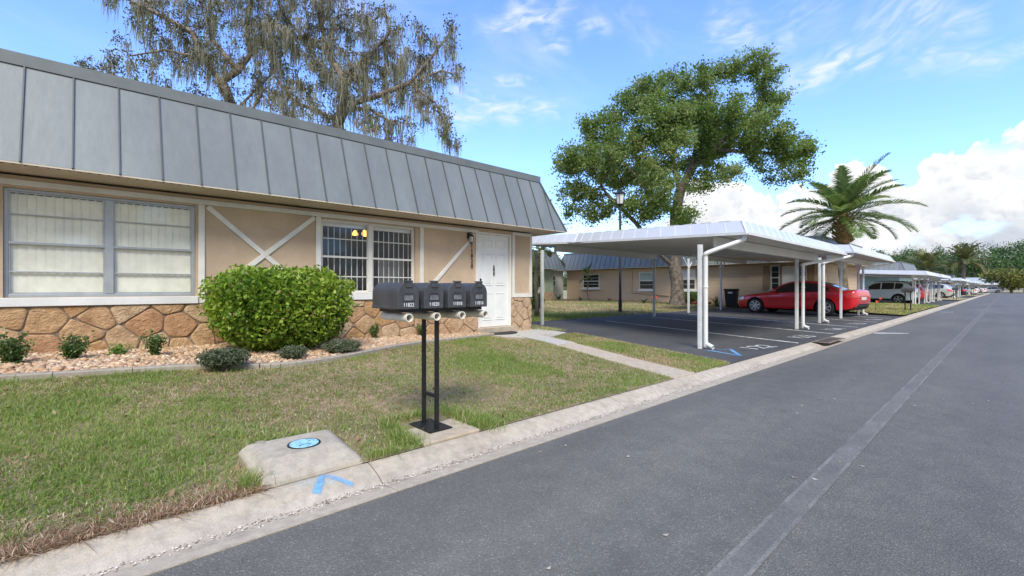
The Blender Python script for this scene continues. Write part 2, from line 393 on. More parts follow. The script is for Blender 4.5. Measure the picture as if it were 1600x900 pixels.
M['leaf_hedge'] = leaf_mat('hedge_leaf', [(.05,.11,.015), (.10,.19,.02), (.16,.265,.028), (.24,.35,.04), (.33,.41,.07)], .35, .40)
M['leaf_dead'] = leaf_mat('dead_leaf', [(.20,.12,.06), (.30,.20,.10)], .2)
M['leaf_holly'] = leaf_mat('holly_leaf', [(.035,.08,.02), (.06,.12,.03), (.11,.17,.045)], .25, .4)
M['leaf_juniper'] = leaf_mat('juniper_leaf', [(.06,.085,.045), (.10,.125,.07), (.15,.165,.10)], .2, .6)
M['leaf_weed'] = leaf_mat('weed_leaf', [(.09,.19,.03), (.14,.25,.045)], .3)
M['leaf_red'] = leaf_mat('red_leaf', [(.16,.03,.02), (.28,.06,.04)], .3)
M['leaf_oak'] = leaf_mat('oak_leaf', [(.075,.13,.03), (.125,.20,.05), (.185,.265,.08), (.24,.31,.11), (.29,.325,.16)], .5, .42)
M['leaf_mossoak'] = leaf_mat('sparse_oak_leaf', [(.06,.062,.03), (.10,.098,.05), (.14,.13,.075)], .3)
M['moss'] = leaf_mat('hanging_moss', [(.20,.19,.155), (.28,.27,.22), (.36,.35,.295)], .42, .9)
M['palm_leaf'] = leaf_mat('palm_leaf', [(.075,.135,.04), (.12,.195,.06), (.18,.245,.095), (.25,.30,.14)], .4, .35)
M['palm_dry'] = leaf_mat('palm_leaf_far', [(.09,.10,.035), (.15,.15,.06), (.20,.19,.09)], .3)
M['rachis'] = mat('palm_stalk', (.22,.24,.09), .6)
M['wood_a'] = leaf_mat('forest_leaf', [(.04,.085,.022), (.06,.115,.03), (.08,.135,.038), (.105,.15,.05)], .25)
M['wood_b'] = leaf_mat('bare_twigs', [(.14,.12,.095), (.19,.165,.13)], .1)
M['leaf_round'] = leaf_mat('yellow_green_leaf', [(.09,.11,.025), (.16,.17,.04), (.24,.22,.06)], .25)
# car paints
def paint(name, col, rough=.32, metal=.25):
    m, b, p, out = new_mat(name); P = pos(b)
    p.inputs['Base Color'].default_value = tuple(col)+(1,); p.inputs['Metallic'].default_value = metal
    p.inputs['Roughness'].default_value = rough; p.inputs['Coat Weight'].default_value = 1.; p.inputs['Coat Roughness'].default_value = .04
    return m
M['car_red'] = paint('red_car_paint', (.58,.007,.014), .28, .1); M['car_silver'] = paint('silver_car_paint', (.70,.79,.88), .35, .05)
M['car_grey'] = paint('grey_car_paint', (.42,.42,.40), .35, .12); M['car_dark'] = paint('dark_car_paint', (.02,.022,.03)); M['car_white'] = paint('white_car_paint', (.75,.75,.74), .35, 0.)
M['car_glass'] = mat('car_glass', (.012,.014,.015), .04, 0, var=.02, spec=.8, coat=.5)
M['tyre'] = mat('tyre_rubber', (.015,.015,.016), .85, var=.1)
M['rim'] = mat('alloy_rim', (.62,.63,.64), .3, .6, var=.03)
M['trim_black'] = mat('black_car_trim', (.02,.02,.021), .5)
M['lamp_red'] = mat('tail_lamp', (.62,.05,.05), .12, coat=1.)
M['lamp_clear'] = mat('head_lamp', (.6,.62,.64), .1, .3, coat=1.)
M['number_plate'] = mat('number_plate', (.6,.6,.58), .5)
M['blue_paint'] = None
def spray(name, col):
    """sprayed marking paint: thins out into the concrete in specks"""
    m, b, p, out = new_mat(name); P = pos(b)
    p.inputs['Base Color'].default_value = tuple(col)+(1,); p.inputs['Roughness'].default_value = .7
    t = b.n('ShaderNodeBsdfTransparent'); mx = b.n('ShaderNodeMixShader')
    at_ = b.n('ShaderNodeAttribute', attribute_name='cover')
    a = b.m('ADD', at_.outputs['Fac'], b.m('MULTIPLY_ADD', b.noise(P, 90, 4, .7), 1.1, -.55), clamp=True)
    b.put(mx.inputs[0], b.m('MULTIPLY', b.step(a, .1, 1.0), .85)); b.nt.links.new(t.outputs[0], mx.inputs[1]); b.nt.links.new(p.outputs[0], mx.inputs[2]); b.nt.links.new(mx.outputs[0], out.inputs[0])
    return m
M['blue_paint'] = spray('blue_marking_paint', (.17,.42,.72)); M['pale_blue_paint'] = spray('pale_blue_paint', (.30,.58,.80))
M['lid'] = None
def lid_mat():
    m, b, p, out = new_mat('painted_cover'); P = pos(b)
    n1 = b.noise(P, 42, 5, .7); c = b.mix(b.step(n1, .50, .60), (.30,.58,.78), (.08,.10,.12))
    n0 = b.noise(P, 9, 3, .5); c = b.mix(b.step(n0, .35, .55), (.32,.60,.80), c)
    b.put(p.inputs['Base Color'], c); p.inputs['Roughness'].default_value = .6; bump(b, p, n1, .004); return m
M['lid'] = lid_mat()
def stone_mat():
    m, b, p, out = new_mat('tan_stone'); P = pos(b)
    r = b.n('ShaderNodeNewGeometry').outputs['Random Per Island']
    sepp = b.n('ShaderNodeSeparateXYZ'); b.nt.links.new(P, sepp.inputs[0])
    c = b.ramp(r, [(.1, (.48,.28,.13)), (.35, (.52,.35,.20)), (.6, (.44,.225,.11)), (.85, (.54,.39,.24))])
    c = b.mix(b.step(sepp.outputs[1], 3.4, 6.8), c, (.52,.37,.245))
    n1 = b.noise(P, 7, 7, .65); n2 = b.noise(P, 34, 6, .65)
    c = b.mix(1., c, b.ramp(n1, [(.25, (.58,.48,.40)), (.55, (1.0,1.0,1.0)), (.8, (1.25,1.28,1.3))]), 'MULTIPLY')
    b.put(p.inputs['Base Color'], c); p.inputs['Roughness'].default_value = .9
    rid = b.m('ABSOLUTE', b.m('SUBTRACT', b.noise(b.vm('MULTIPLY', P, (1., 1., 1.6)), 11, 6, .6, .6), .5))
    bump(b, p, b.m('ADD', b.m('MULTIPLY', rid, 1.4), b.m('MULTIPLY', n2, .35)), .05, .9); return m
M['stone'] = stone_mat(); M['mortar'] = mat('mortar', (.24,.18,.13), .95, var=.2, scale=12, bmp=.01)
# ---------------------------------------------------------------- the ground
KX, KB = -2.43, -2.83                       # road edge and back of the kerb
def zhouse(y): return min(.42, max(.16, .40-.028*(y+.8)))
def zlawn(x, y):
    t = min(1, max(0, (KB-x)/3.7)); t = t*t*(3-2*t)*.35+t*.65
    return .062+(zhouse(y)-.062)*t
def zlot(x): return .046+.012*(KB-x)
def zback(x):                               # turf behind the parking bays
    return .13+.2*min(1, max(0, (-10.1-x)/6))
g = MB(); g.quad((-900,-300,-.12),(900,-300,-.12),(900,1200,-.12),(-900,1200,-.12))
tag(g.build('ground', M['turf_far']), kind='structure')
YEND = 150
r = MB(); r.quad((KX,-14,0),(6.5,-14,0),(6.5,YEND,0),(KX,YEND,0)); r.quad((-90,YEND,0),(90,YEND,0),(90,YEND+8,0),(-90,YEND+8,0))
tag(r.build('road', M['road']), kind='structure')
s = MB()
y = -14.
while y < YEND-.1:
    y2 = y+4; s.quad((-.83,y,.004),(-.74,y,.004),(-.74,y2,.004),(-.83,y2,.004)); y = y2
s.mi = 1
s.quad((-.85,-14,.004),(-.83,-14,.004),(-.83,YEND,.004),(-.85,YEND,.004)); s.quad((-.74,-14,.004),(-.72,-14,.004),(-.72,YEND,.004),(-.74,YEND,.004))
tag(s.build('road_seam_stripe', [M['stripe'], M['stripe_edge']]), kind='structure')
s = MB(); s.quad((-2.40,15.2,.004),(-2.28,15.2,.004),(-1.75,15.75,.004),(-1.75,15.9,.004),(-2.4,15.42,.004))
s.quad((-2.3,31.,.004),(-1.8,31.2,.004),(-1.8,31.45,.004),(-2.3,31.25,.004)); tag(s.build('road_paint_mark', M['paint_white']), kind='structure')
# kerb with gutter: cast in lengths with open joints
def kerb_profile(low):
    b = .045 if low else .058
    return [(KX,.006),(-2.52,-.004),(-2.585,-.014),(-2.625,-.012),(-2.68,b*.32),(-2.74,b*.68),(-2.80,b*.96),(KB,b),(KB,-.14),(KX,-.14)]
k = MB(); y = 1.32-2.65*6
while y < YEND-.1:
    y2 = y+2.65
    low = 7.2 < (y+y2)/2 < 26 or 39.5 < (y+y2)/2 < 57 or 72 < (y+y2)/2 < 90 or 104 < (y+y2)/2 < 122
    p = kerb_profile(low); ya, yb = y+.004, y2-.004; n = len(p); ns = 1
    vs = [(a, yy, b) for yy in (ya, yb) for a, b in p]
    fs = []; mi = []
    for i in range(n):
        j = (i+1) % n; fs.append((i, j, n+j, n+i)); mi.append(1 if i == 3 else 0)
    for f, m_ in zip(fs, mi): k.add([vs[i] for i in f], [(0,1,2,3)], m_)
    k.add(vs[:n], [tuple(range(n))[::-1]], 0); k.add(vs[n:], [tuple(range(n))], 0)
    y = y2
tag(k.build('kerb', [M['kerb'], M['kerb_worn']]), kind='structure')
# loose pale grit washed into the gutter
V = []; F = []
for i in range(4200):
    yy = rng.uniform(-1.5, 9) if i < 3200 else rng.uniform(9, 25); xx = -2.60+rng.normal(0, .024)-.01*math.sin(yy*3); sz_ = rng.uniform(.0025, .0068)
    o = len(V); a = rng.uniform(0, 6.28)
    for t in range(4): V.append((xx+sz_*math.cos(a+t*1.57), yy+sz_*1.2*math.sin(a+t*1.57), 0.0))
    V.append((xx, yy, sz_*.9)); F += [(o+t, o+(t+1) % 4, o+4) for t in range(4)]
V = np.array(V); V[:, 2] += -.008
M['grit'] = island_mat('grit', [(.62,.56,.47), (.72,.69,.62), (.14,.105,.08), (.42,.35,.27), (.20,.15,.11), (.55,.48,.39)], .9)
tag(np_mesh('gutter_grit', V, np.array(F), M['grit']), kind='stuff')
SH = .26                                     # the bays lean back along the road as they leave the kerb
def bay(x, y): return y+SH*(KB-x)
# parking bays, one apron per block of houses
PER = 32.
def apron(y0, y1, name):
    m = MB(); n = 8
    for i in range(n):
        xa, xb = KB-.002-(10.1+KB)*i/n, KB-.002-(10.1+KB)*(i+1)/n
        m.quad((xa,bay(xa,y0),zlot(xa)),(xa,bay(xa,y1),zlot(xa)),(xb,bay(xb,y1),zlot(xb)),(xb,bay(xb,y0),zlot(xb)))
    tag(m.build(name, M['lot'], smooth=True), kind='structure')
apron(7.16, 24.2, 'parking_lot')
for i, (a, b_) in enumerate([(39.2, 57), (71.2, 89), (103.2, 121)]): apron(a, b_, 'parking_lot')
def line_on_lot(m, y, x0, x1, w_=.1):
    n = 6
    for i in range(n):
        a, b_ = x0+(x1-x0)*i/n, x0+(x1-x0)*(i+1)/n
        m.quad((a,bay(a,y),zlot(a)+.005),(a,bay(a,y)+w_,zlot(a)+.005),(b_,bay(b_,y)+w_,zlot(b_)+.005),(b_,bay(b_,y),zlot(b_)+.005))
m = MB()
for y in (10.75, 13.6, 16.4, 19.3, 22.): line_on_lot(m, y, -2.95, -8.9)
tag(m.build('bay_line', M['paint_white']), kind='structure')
for num, y in (('122', 9.35), ('123', 12.15), ('124', 15.0), ('125', 17.85), ('126', 20.6)):
    x = -3.25
    mt = Matrix.Translation((x, bay(x, y), zlot(x)+.006)) @ Matrix.Rotation(R(90-10), 4, 'Z')
    o = text_obj('bay_number', num, .52, M['paint_white'], mt, depth=.0005, sx=1.15); tag(o, kind='structure')
# mounded turf
def sheet(name, f, xs, yf, mat_, ny=40):
    """xs: x positions; yf(x) -> (y0, y1); f(x, y) -> z"""
    m = MB(); vs = []
    for x in xs:
        a, b_ = yf(x)
        for j in range(ny+1): y = a+(b_-a)*j/ny; vs.append((x, y, f(x, y)))
    n = ny+1
    m.add(vs, [(i*n+j, i*n+j+1, (i+1)*n+j+1, (i+1)*n+j) for i in range(len(xs)-1) for j in range(ny)])
    return tag(m.build(name, mat_, smooth=True), kind='structure')
XS = [KB-.003-i*.25 for i in range(31)]
sheet('front_lawn', zlawn, XS, lambda x: (-14, 5.36+.28*(KB-x)+.5), M['turf'], 60)
sheet('lawn_strip', lambda x, y: zlawn(x, y)-.012, XS[:20], lambda x: (5.5+.28*(KB-x), bay(x, 7.14)), M['turf'], 8)
sheet('lawn_strip', lambda x, y: .16, [-7.4, -8.2, -9.2, -10.3, -14, -20, -30], lambda x: (7.6, 8.6-(x+7.4)*.42), M['turf'], 4)
sheet('back_lawn', lambda x, y: zback(x), [-10.12, -11, -12, -13, -14, -16, -18, -21, -26, -34], lambda x: (9.2, 27.5), M['turf_far'], 20)
for i in range(4):
    ya, yb = 24.25+PER*i, 39.15+PER*i
    if i: ya = 57.05+PER*(i-1); yb = 71.15+PER*(i-1)
    sheet('kerbside_lawn', lambda x, y: .10+.06*min(1, (KB-x)/2), [KB-.003, -3.6, -4.6, -6, -8, -10.2], lambda x, a=ya, b_=yb: (bay(x, a), bay(x, b_)), M['turf_far'], 16)
    if i: sheet('back_lawn', lambda x, y: zback(x), [-10.12, -13, -18, -34], lambda x, c=i: (32*c-.5, 32*c+27.5), M['turf_far'], 6)
# bed of river pebbles along the front wall, held by a concrete edging that bulges round the bush
EDGE = [(-6.3,-14),(-6.3,-3.),(-6.22,-1.2),(-6.12,-.4),(-6.06,.3),(-5.98,.85),(-5.74,1.5),(-5.78,2.0),(-5.95,2.5),(-6.2,3.0),(-6.46,3.58),(-6.7,4.2),(-6.9,4.96),(-7.1,5.6),(-7.3,6.15)]
def spline(pts, n=6):
    out = []
    for i in range(len(pts)-1):
        p0, p1, p2, p3 = (np.array(pts[max(0, min(len(pts)-1, i+k_))], float) for k_ in (-1, 0, 1, 2))
        for t in np.arange(n)/n:
            out.append(.5*((2*p1)+(-p0+p2)*t+(2*p0-5*p1+4*p2-p3)*t*t+(-p0+3*p1-3*p2+p3)*t**3))
    out.append(np.array(pts[-1], float)); return np.array(out)
ED = spline(EDGE, 6)
def edge_x(y): return np.interp(y, ED[:, 1], ED[:, 0])
m = MB(); acc = 0; start = 0
for i in range(len(ED)-1):
    a, b_ = ED[i], ED[i+1]; d = (b_-a); L = np.hypot(*d)
    if L < 1e-6: continue
    d /= L; nrm = np.array([-d[1], d[0]])*.055
    if L > .8: segs = int(L/.6)
    else: segs = 1
    for sgi in range(segs):
        p, q = a+(b_-a)*sgi/segs, a+(b_-a)*(sgi+1)/segs
        acc += L/segs; gap = .006 if acc > .55 else 0
        if acc > .55: acc = 0
        q2 = q-d*gap
        zz = [zlawn(p[0], p[1])+.05, zlawn(q[0], q[1])+.05]
        vs = []
        for c, z in ((p, zz[0]), (q2, zz[1])):
            vs += [(c[0]+nrm[0], c[1]+nrm[1], z-.15), (c[0]+nrm[0], c[1]+nrm[1], z-.012), (c[0]+nrm[0]*.7, c[1]+nrm[1]*.7, z), (c[0]-nrm[0]*.7, c[1]-nrm[1]*.7, z), (c[0]-nrm[0], c[1]-nrm[1], z-.012), (c[0]-nrm[0], c[1]-nrm[1], z-.15)]
        m.add(vs, [(i_, (i_+1) % 6, 6+(i_+1) % 6, 6+i_) for i_ in range(6)]+[(0,1,2,3,4,5)[::-1], (6,7,8,9,10,11)])
tag(m.build('garden_edging', M['edging']), 'curved grey concrete edging between the lawn and the pebble bed', 'edging')
ico = [(0,0,1)]+[(math.cos(a)*.894, math.sin(a)*.894, .447) for a in np.arange(5)*1.2566]+[(math.cos(a)*.894, math.sin(a)*.894, -.447) for a in np.arange(5)*1.2566+.6283]+[(0,0,-1)]
icof = [(0,1+i,1+(i+1) % 5) for i in range(5)]+[(1+i,6+i,1+(i+1) % 5) for i in range(5)]+[(1+(i+1) % 5,6+i,6+(i+1) % 5) for i in range(5)]+[(11,6+(i+1) % 5,6+i) for i in range(5)]
IC = np.array(ico); IF = np.array(icof)
def pebbles(n, ya=-1.6, yb=6.1):
    V = []; F = []
    k_ = 0
    while k_ < n:
        y = rng.uniform(ya, yb); x = rng.uniform(-7.75, -5.7)
        if x > edge_x(y)-.05: continue
        sz_ = rng.uniform(.014, .032)*(1.25 if rng.random() < .15 else 1)
        sc = np.array([sz_*rng.uniform(.9, 1.5), sz_*rng.uniform(.8, 1.1), sz_*rng.uniform(.5, .8)])
        a = rng.uniform(0, 6.28); ca, sa = math.cos(a), math.sin(a)
        p = IC*sc*rng.uniform(.85, 1.15, (12, 1)); p = np.stack([p[:, 0]*ca-p[:, 1]*sa, p[:, 0]*sa+p[:, 1]*ca, p[:, 2]+p[:, 0]*rng.uniform(-.4, .4)], 1)
        p += np.array([x, y, zlawn(x, y)+.018+rng.uniform(-.006, .022)])
        V.append(p); F.append(IF+k_*12); k_ += 1
    tag(np_mesh('pebbles', np.concatenate(V), np.concatenate(F), M['pebble'], smooth=True), kind='stuff')
pebbles(14000); pebbles(5200, -5., -1.6)
m = MB()
for i in range(len(ED)-1):
    a, b_ = ED[i], ED[i+1]; m.quad((a[0],a[1],zlawn(a[0],a[1])+.012),(b_[0],b_[1],zlawn(b_[0],b_[1])+.012),(-7.9,b_[1],zlawn(-7.7,b_[1])+.012),(-7.9,a[1],zlawn(-7.7,a[1])+.012))
tag(m.build('bed_soil', M['soil']), kind='structure')
# garden walk, doorstep pad, mailbox pad, meter vault slab
m = MB()
for i in range(3):
    x0, x1 = -2.83-i*1.3, -2.83-(i+1)*1.3+.012
    if i == 2: x1 = -6.9
    f = lambda x: 5.36+.28*(KB-x)
    w0, w1 = .49, .49
    if i == 0: w0 = .56
    top = [(x0,f(x0),zlawn(x0,5.5)+.012),(x1,f(x1),zlawn(x1,6)+.012),(x1,f(x1)+w1,zlawn(x1,6)+.012),(x0,f(x0)+w0,zlawn(x0,5.5)+.012)]
    m.prism([(a, b_, c-.1) for a, b_, c in top], (0,0,.1), 0 if i < 2 else 1)
tag(m.build('walkway', [M['walk'], M['walk_grey']], bevel=.006), kind='structure')
m = MB(); m.prism([(-7.72,6.0,.07),(-7.1,6.0,.07),(-6.62,6.35,.07),(-6.35,7.0,.07),(-6.75,7.85,.07),(-7.72,7.95,.07)], (0,0,.135))
tag(m.build('doorstep_pad', M['walk_grey'], bevel=.01), kind='structure')
o = MB().prism([(-3.37,1.75,.0),(-2.835,1.75,.0),(-2.835,2.26,.0),(-3.36,2.27,.0)], (0,0,.082)).build('concrete_pad', M['walk'], bevel=.008)
tag(o, 'flat square concrete pad under the near mailbox stand', 'concrete pad')
o = empty('meter_vault', (-3.1,1.0,.05), 'concrete vault slab with a blue painted round lid beside the kerb', 'vault slab')
m = MB()
bt = [(-3.46,.70),(-2.835,.70),(-2.835,1.30),(-3.44,1.32)]; tp = [(-3.41,.75),(-3.02,.77),(-3.02,1.22),(-3.39,1.27)]
vs = [(x,y,.0) for x,y in bt]+[(x,y,.085 if x > -3 else .115) for x,y in bt]+[(x,y,.165) for x,y in tp]
m.add(vs, [(0,1,5,4),(1,2,6,5),(2,3,7,6),(3,0,4,7),(4,5,9,8),(5,6,10,9),(6,7,11,10),(7,4,8,11),(8,9,10,11)])
m.build('slab', M['slab'], o, world=True, bevel=.022)
c = MB().lathe([(0,.004),(.088,.004),(.09,.002),(.09,-.01)], (-3.16,1.03,.168), 32).build('lid', M['lid'], o, world=True)
MB().lathe([(.091,0),(.091,.004),(.101,.004),(.103,0)], (-3.16,1.03,.166), 32).build('lid_ring', M['blackmetal'], c, world=False).location = (0,0,0)
MB().lathe([(0,.004),(.03,.004),(.032,-.004)], (-3.38,.82,.166), 16).build('bolt_cap', M['edging'], o, world=True)
# storm drain inlet in the gutter
o = empty('storm_drain', (-2.6,11.9,0), 'rusty storm drain inlet set in the kerb by the first bays', 'drain')
m = MB(); m.box((-2.80,11.2,.056),(-2.47,12.6,.062)); 
m.build('plate', mat('rusty_iron', (.22,.175,.14), .8, var=.3, scale=9, fine=.3), o, world=True)
m = MB()
for i in range(9): m.box((-2.74,11.3+i*.14,.063),(-2.53,11.36+i*.14,.067))
m.build('grate_slot', mat('grate_gap', (.07,.055,.045), .9), o, world=True)
# blue utility spray marks, on the kerb and on the first bay
def stroke(p, q, w0, w1, zf, mat_, name='paint_mark', soft=.3, cov=1.0):
    p, q = Vector(p), Vector(q); d = (q-p); L = d.length; d.normalize(); n_ = Vector((-d.y, d.x)); V = []; C = []; F = []
    nu, nv = 26, 9
    for i in range(nu+1):
        for j in range(nv+1):
            u = i/nu; v = j/nv*2-1; wd = (w0+(w1-w0)*u)*1.7
            pt = p+d*(L*(u*1.16-.08))+n_*(wd/2*v); V.append((pt.x, pt.y, zf(pt.x, pt.y)))
            C.append(cov*max(0, 1-abs(v)**2.2*1.15)*min(1, 6*min(u, 1-u)+.1)*(.75+.5*u))
    F = [(i*(nv+1)+j, (i+1)*(nv+1)+j, (i+1)*(nv+1)+j+1, i*(nv+1)+j+1) for i in range(nu) for j in range(nv)]
    ob = np_mesh(name, np.array(V), np.array(F), mat_); a = ob.data.attributes.new('cover', 'FLOAT', 'POINT'); a.data.foreach_set('value', C)
    return tag(ob, kind='structure')
def zk(x, y):
    p = kerb_profile(False); xs = [a for a, b_ in p[:8]][::-1]; zs = [b_ for a, b_ in p[:8]][::-1]
    return float(np.interp(x, xs, zs))+.004
zb = lambda x, y: zlot(x)+.006
stroke((-2.825,1.03), (-2.68,.94), .036, .042, zk, M['blue_paint'], cov=.9); stroke((-2.82,1.03), (-2.665,1.15), .034, .03, zk, M['blue_paint'], cov=.7)
stroke((-2.805,.85), (-2.74,1.10), .09, .08, zk, M['pale_blue_paint'], cov=.30)
stroke((-3.05,8.05), (-3.75,8.3), .08, .06, zb, M['blue_paint'], cov=.8); stroke((-3.05,8.05), (-3.5,8.75), .08, .06, zb, M['blue_paint'], cov=.8); stroke((-3.7,8.3), (-3.45,8.7), .06, .06, zb, M['blue_paint'], cov=.5)
# ---------------------------------------------------------------- the near house
WX = -7.74; HY = 7.74; WT = .16
house = empty('beige_house', (-12.9,-3,0), 'near single storey beige house with grey metal mansard roof and white cross bracing', 'house')
hb = lambda n, m_, mt, par=None, **k: m_.build(n, mt, par or house, world=True, **k) if (par is None or par is house) else sub(n, m_, mt, par, **k)
def sub(n, m_, mt, par, **k):
    o = m_.build(n, mt, par, world=False, **k); return o
def wall_x(m, X, y0, y1, z0, z1, holes, t, out=1):
    """a wall sheet at x=X with rectangular openings (y0,y1,z0,z1) and reveals of depth t behind"""
    ys = sorted({y0, y1}|{h[0] for h in holes}|{h[1] for h in holes}); zs = sorted({z0, z1}|{h[2] for h in holes}|{h[3] for h in holes})
    for a, b_ in zip(ys, ys[1:]):
        for c, d in zip(zs, zs[1:]):
            if any(h[0] <= a and b_ <= h[1] and h[2] <= c and d <= h[3] for h in holes): continue
            m.quad((X,a,c),(X,b_,c),(X,b_,d),(X,a,d))
    for h in holes:
        a, b_, c, d = h; X2 = X-t*out
        m.quad((X,a,c),(X2,a,c),(X2,a,d),(X,a,d)); m.quad((X,b_,c),(X,b_,d),(X2,b_,d),(X2,b_,c))
        m.quad((X,a,d),(X2,a,d),(X2,b_,d),(X,b_,d)); m.quad((X,a,c),(X,b_,c),(X2,b_,c),(X2,a,c))
W1 = (-.76, 1.06, 1.09, 2.36); W2 = (2.79, 4.58, 1.10, 2.37); DR = (6.12, 7.08, .335, 2.42)
m = MB(); wall_x(m, WX, -14, HY, .0, 2.5, [W1, W2, DR], WT)
m.quad((WX,HY,0),(-18,HY,0),(-18,HY,2.5),(WX,HY,2.5)); m.quad((WX,-14,0),(WX,-14,2.5),(-18,-14,2.5),(-18,-14,0)); m.quad((-18,-14,0),(-18,-14,2.5),(-18,HY,2.5),(-18,HY,0))
hb('wall', m, M['stucco'], recalc=False)
# stone base: irregular flagstones standing proud of their mortar
def clip(poly, p, n_):
    out = []
    for i in range(len(poly)):
        a, b_ = poly[i], poly[(i+1) % len(poly)]; da = (a[0]-p[0])*n_[0]+(a[1]-p[1])*n_[1]; db = (b_[0]-p[0])*n_[0]+(b_[1]-p[1])*n_[1]
        if da <= 0: out.append(a)
        if da*db < 0: t = da/(da-db); out.append((a[0]+(b_[0]-a[0])*t, a[1]+(b_[1]-a[1])*t))
    return out
def chaikin(p, k_=2):
    for _ in range(k_):
        q = []
        for i in range(len(p)):
            a, b_ = p[i], p[(i+1) % len(p)]; q += [(a[0]*.86+b_[0]*.14, a[1]*.86+b_[1]*.14), (a[0]*.14+b_[0]*.86, a[1]*.14+b_[1]*.86)]
        p = q
    return p
def stonework(y0, y1, z0, z1, seed, X, cell=.33):
    rr = random.Random(seed); seeds = []
    y = y0-.5
    for _ in range(4000):
        p = (rr.uniform(y0-.4, y1+.4), rr.uniform(z0-.3, z1+.3))
        if all(((p[0]-q[0])/1.25)**2+(p[1]-q[1])**2 > (cell*.78)**2 for q in seeds): seeds.append(p)
    m = MB()
    for s_ in seeds:
        poly = [(y0,z0),(y1,z0),(y1,z1),(y0,z1)]
        for q in seeds:
            if q is s_ or math.hypot(q[0]-s_[0], q[1]-s_[1]) > 1.4: continue
            mid = ((s_[0]+q[0])/2, (s_[1]+q[1])/2); d = (q[0]-s_[0], q[1]-s_[1]); L = math.hypot(*d); d = (d[0]/L, d[1]/L)
            poly = clip(poly, (mid[0]-d[0]*.006, mid[1]-d[1]*.006), d)
            if len(poly) < 3: break
        if len(poly) < 3: continue
        ar = abs(sum(poly[i][0]*poly[(i+1) % len(poly)][1]-poly[(i+1) % len(poly)][0]*poly[i][1] for i in range(len(poly))))/2
        if ar < .004: continue
        poly = chaikin(poly, 2)
        cx, cy = sum(p[0] for p in poly)/len(poly), sum(p[1] for p in poly)/len(poly)
        n = len(poly); th = rr.uniform(.013, .023); rings = []
        for f_, h in ((1., 0.), (.99, th*.55), (.955, th*.92), (.85, th), (.4, th*rr.uniform(.95, 1.2))):
            rings.append([(X+h, cy_ , cz_) for cy_, cz_ in ((cx+(p[0]-cx)*f_, cy+(p[1]-cy)*f_) for p in poly)])
        vs = [v for rg in rings for v in rg]+[(X+th*1.08, cx, cy)]; k_ = len(rings)
        fs = [(i*n+t, i*n+(t+1) % n, (i+1)*n+(t+1) % n, (i+1)*n+t) for i in range(k_-1) for t in range(n)]+[((k_-1)*n+t, (k_-1)*n+(t+1) % n, k_*n) for t in range(n)]
        m.add(vs, fs)
    return m
m = stonework(-6.5, 6.11, .02, .975, 11, WX+.004, .285); hb('stone_base', m, M['stone'], smooth=True)
m = stonework(7.09, HY, .02, .975, 5, WX+.004, .26); hb('stone_base', m, M['stone'], smooth=True)
m = MB(); m.box((WX-.01,-6.5,0),(WX+.006,6.11,.978)); m.box((WX-.01,7.09,0),(WX+.006,HY+.002,.978)); hb('mortar_bed', m, M['mortar'])
# white boards
T0, T1 = WX-.005, WX+.028
m = MB(); m.box((T0,-14,2.385),(T1,6.115,2.452)); hb('frieze_board', m, M['trim'], bevel=.003)
for ya, yb in ((1.09,1.165),(2.705,2.785),(4.675,4.755)):
    m = MB(); m.box((T0,ya,1.0 if ya > 1.1 else .985),(T1-.003,yb,2.384)); hb('trim_post', m, M['trim'], bevel=.003)
m = MB(); m.box((T0,6.045,1.0),(T1-.003,6.118,2.384)); hb('trim_post', m, M['trim'], bevel=.003)
for ya, yb in ((1.166,2.704),(4.756,6.044)): m = MB(); m.box((T0,ya,.992),(T1-.003,yb,1.052)); hb('trim_rail', m, M['trim'], bevel=.003)
def brace(p, q, x1):
    d = Vector((0, q[0]-p[0], q[1]-p[1])).normalized(); upv = Vector((1,0,0)).cross(d)
    m = MB(); xm = (T0+x1)/2; m.bar((xm,)+p, (xm,)+q, x1-T0, .07, up=upv); hb('cross_brace', m, M['trim'], bevel=.003)
brace((1.20,2.36), (2.68,1.06), T1-.009); brace((2.68,2.36), (1.20,1.06), T1-.005); brace((6.02,2.35), (4.78,1.08), T1-.006)
m = MB(); ya, yb, za, zb_ = 7.115, HY+.01, .985, 2.49
m.box((T0,ya,za),(T1,yb,za+.085)); m.box((T0,ya,zb_-.07),(T1,yb,zb_)); m.box((T0,ya,za+.086),(T1-.002,ya+.07,zb_-.071)); m.box((T0,yb-.07,za+.086),(T1-.002,yb,zb_-.071)); hb('panel_frame', m, M['trim'], bevel=.003)
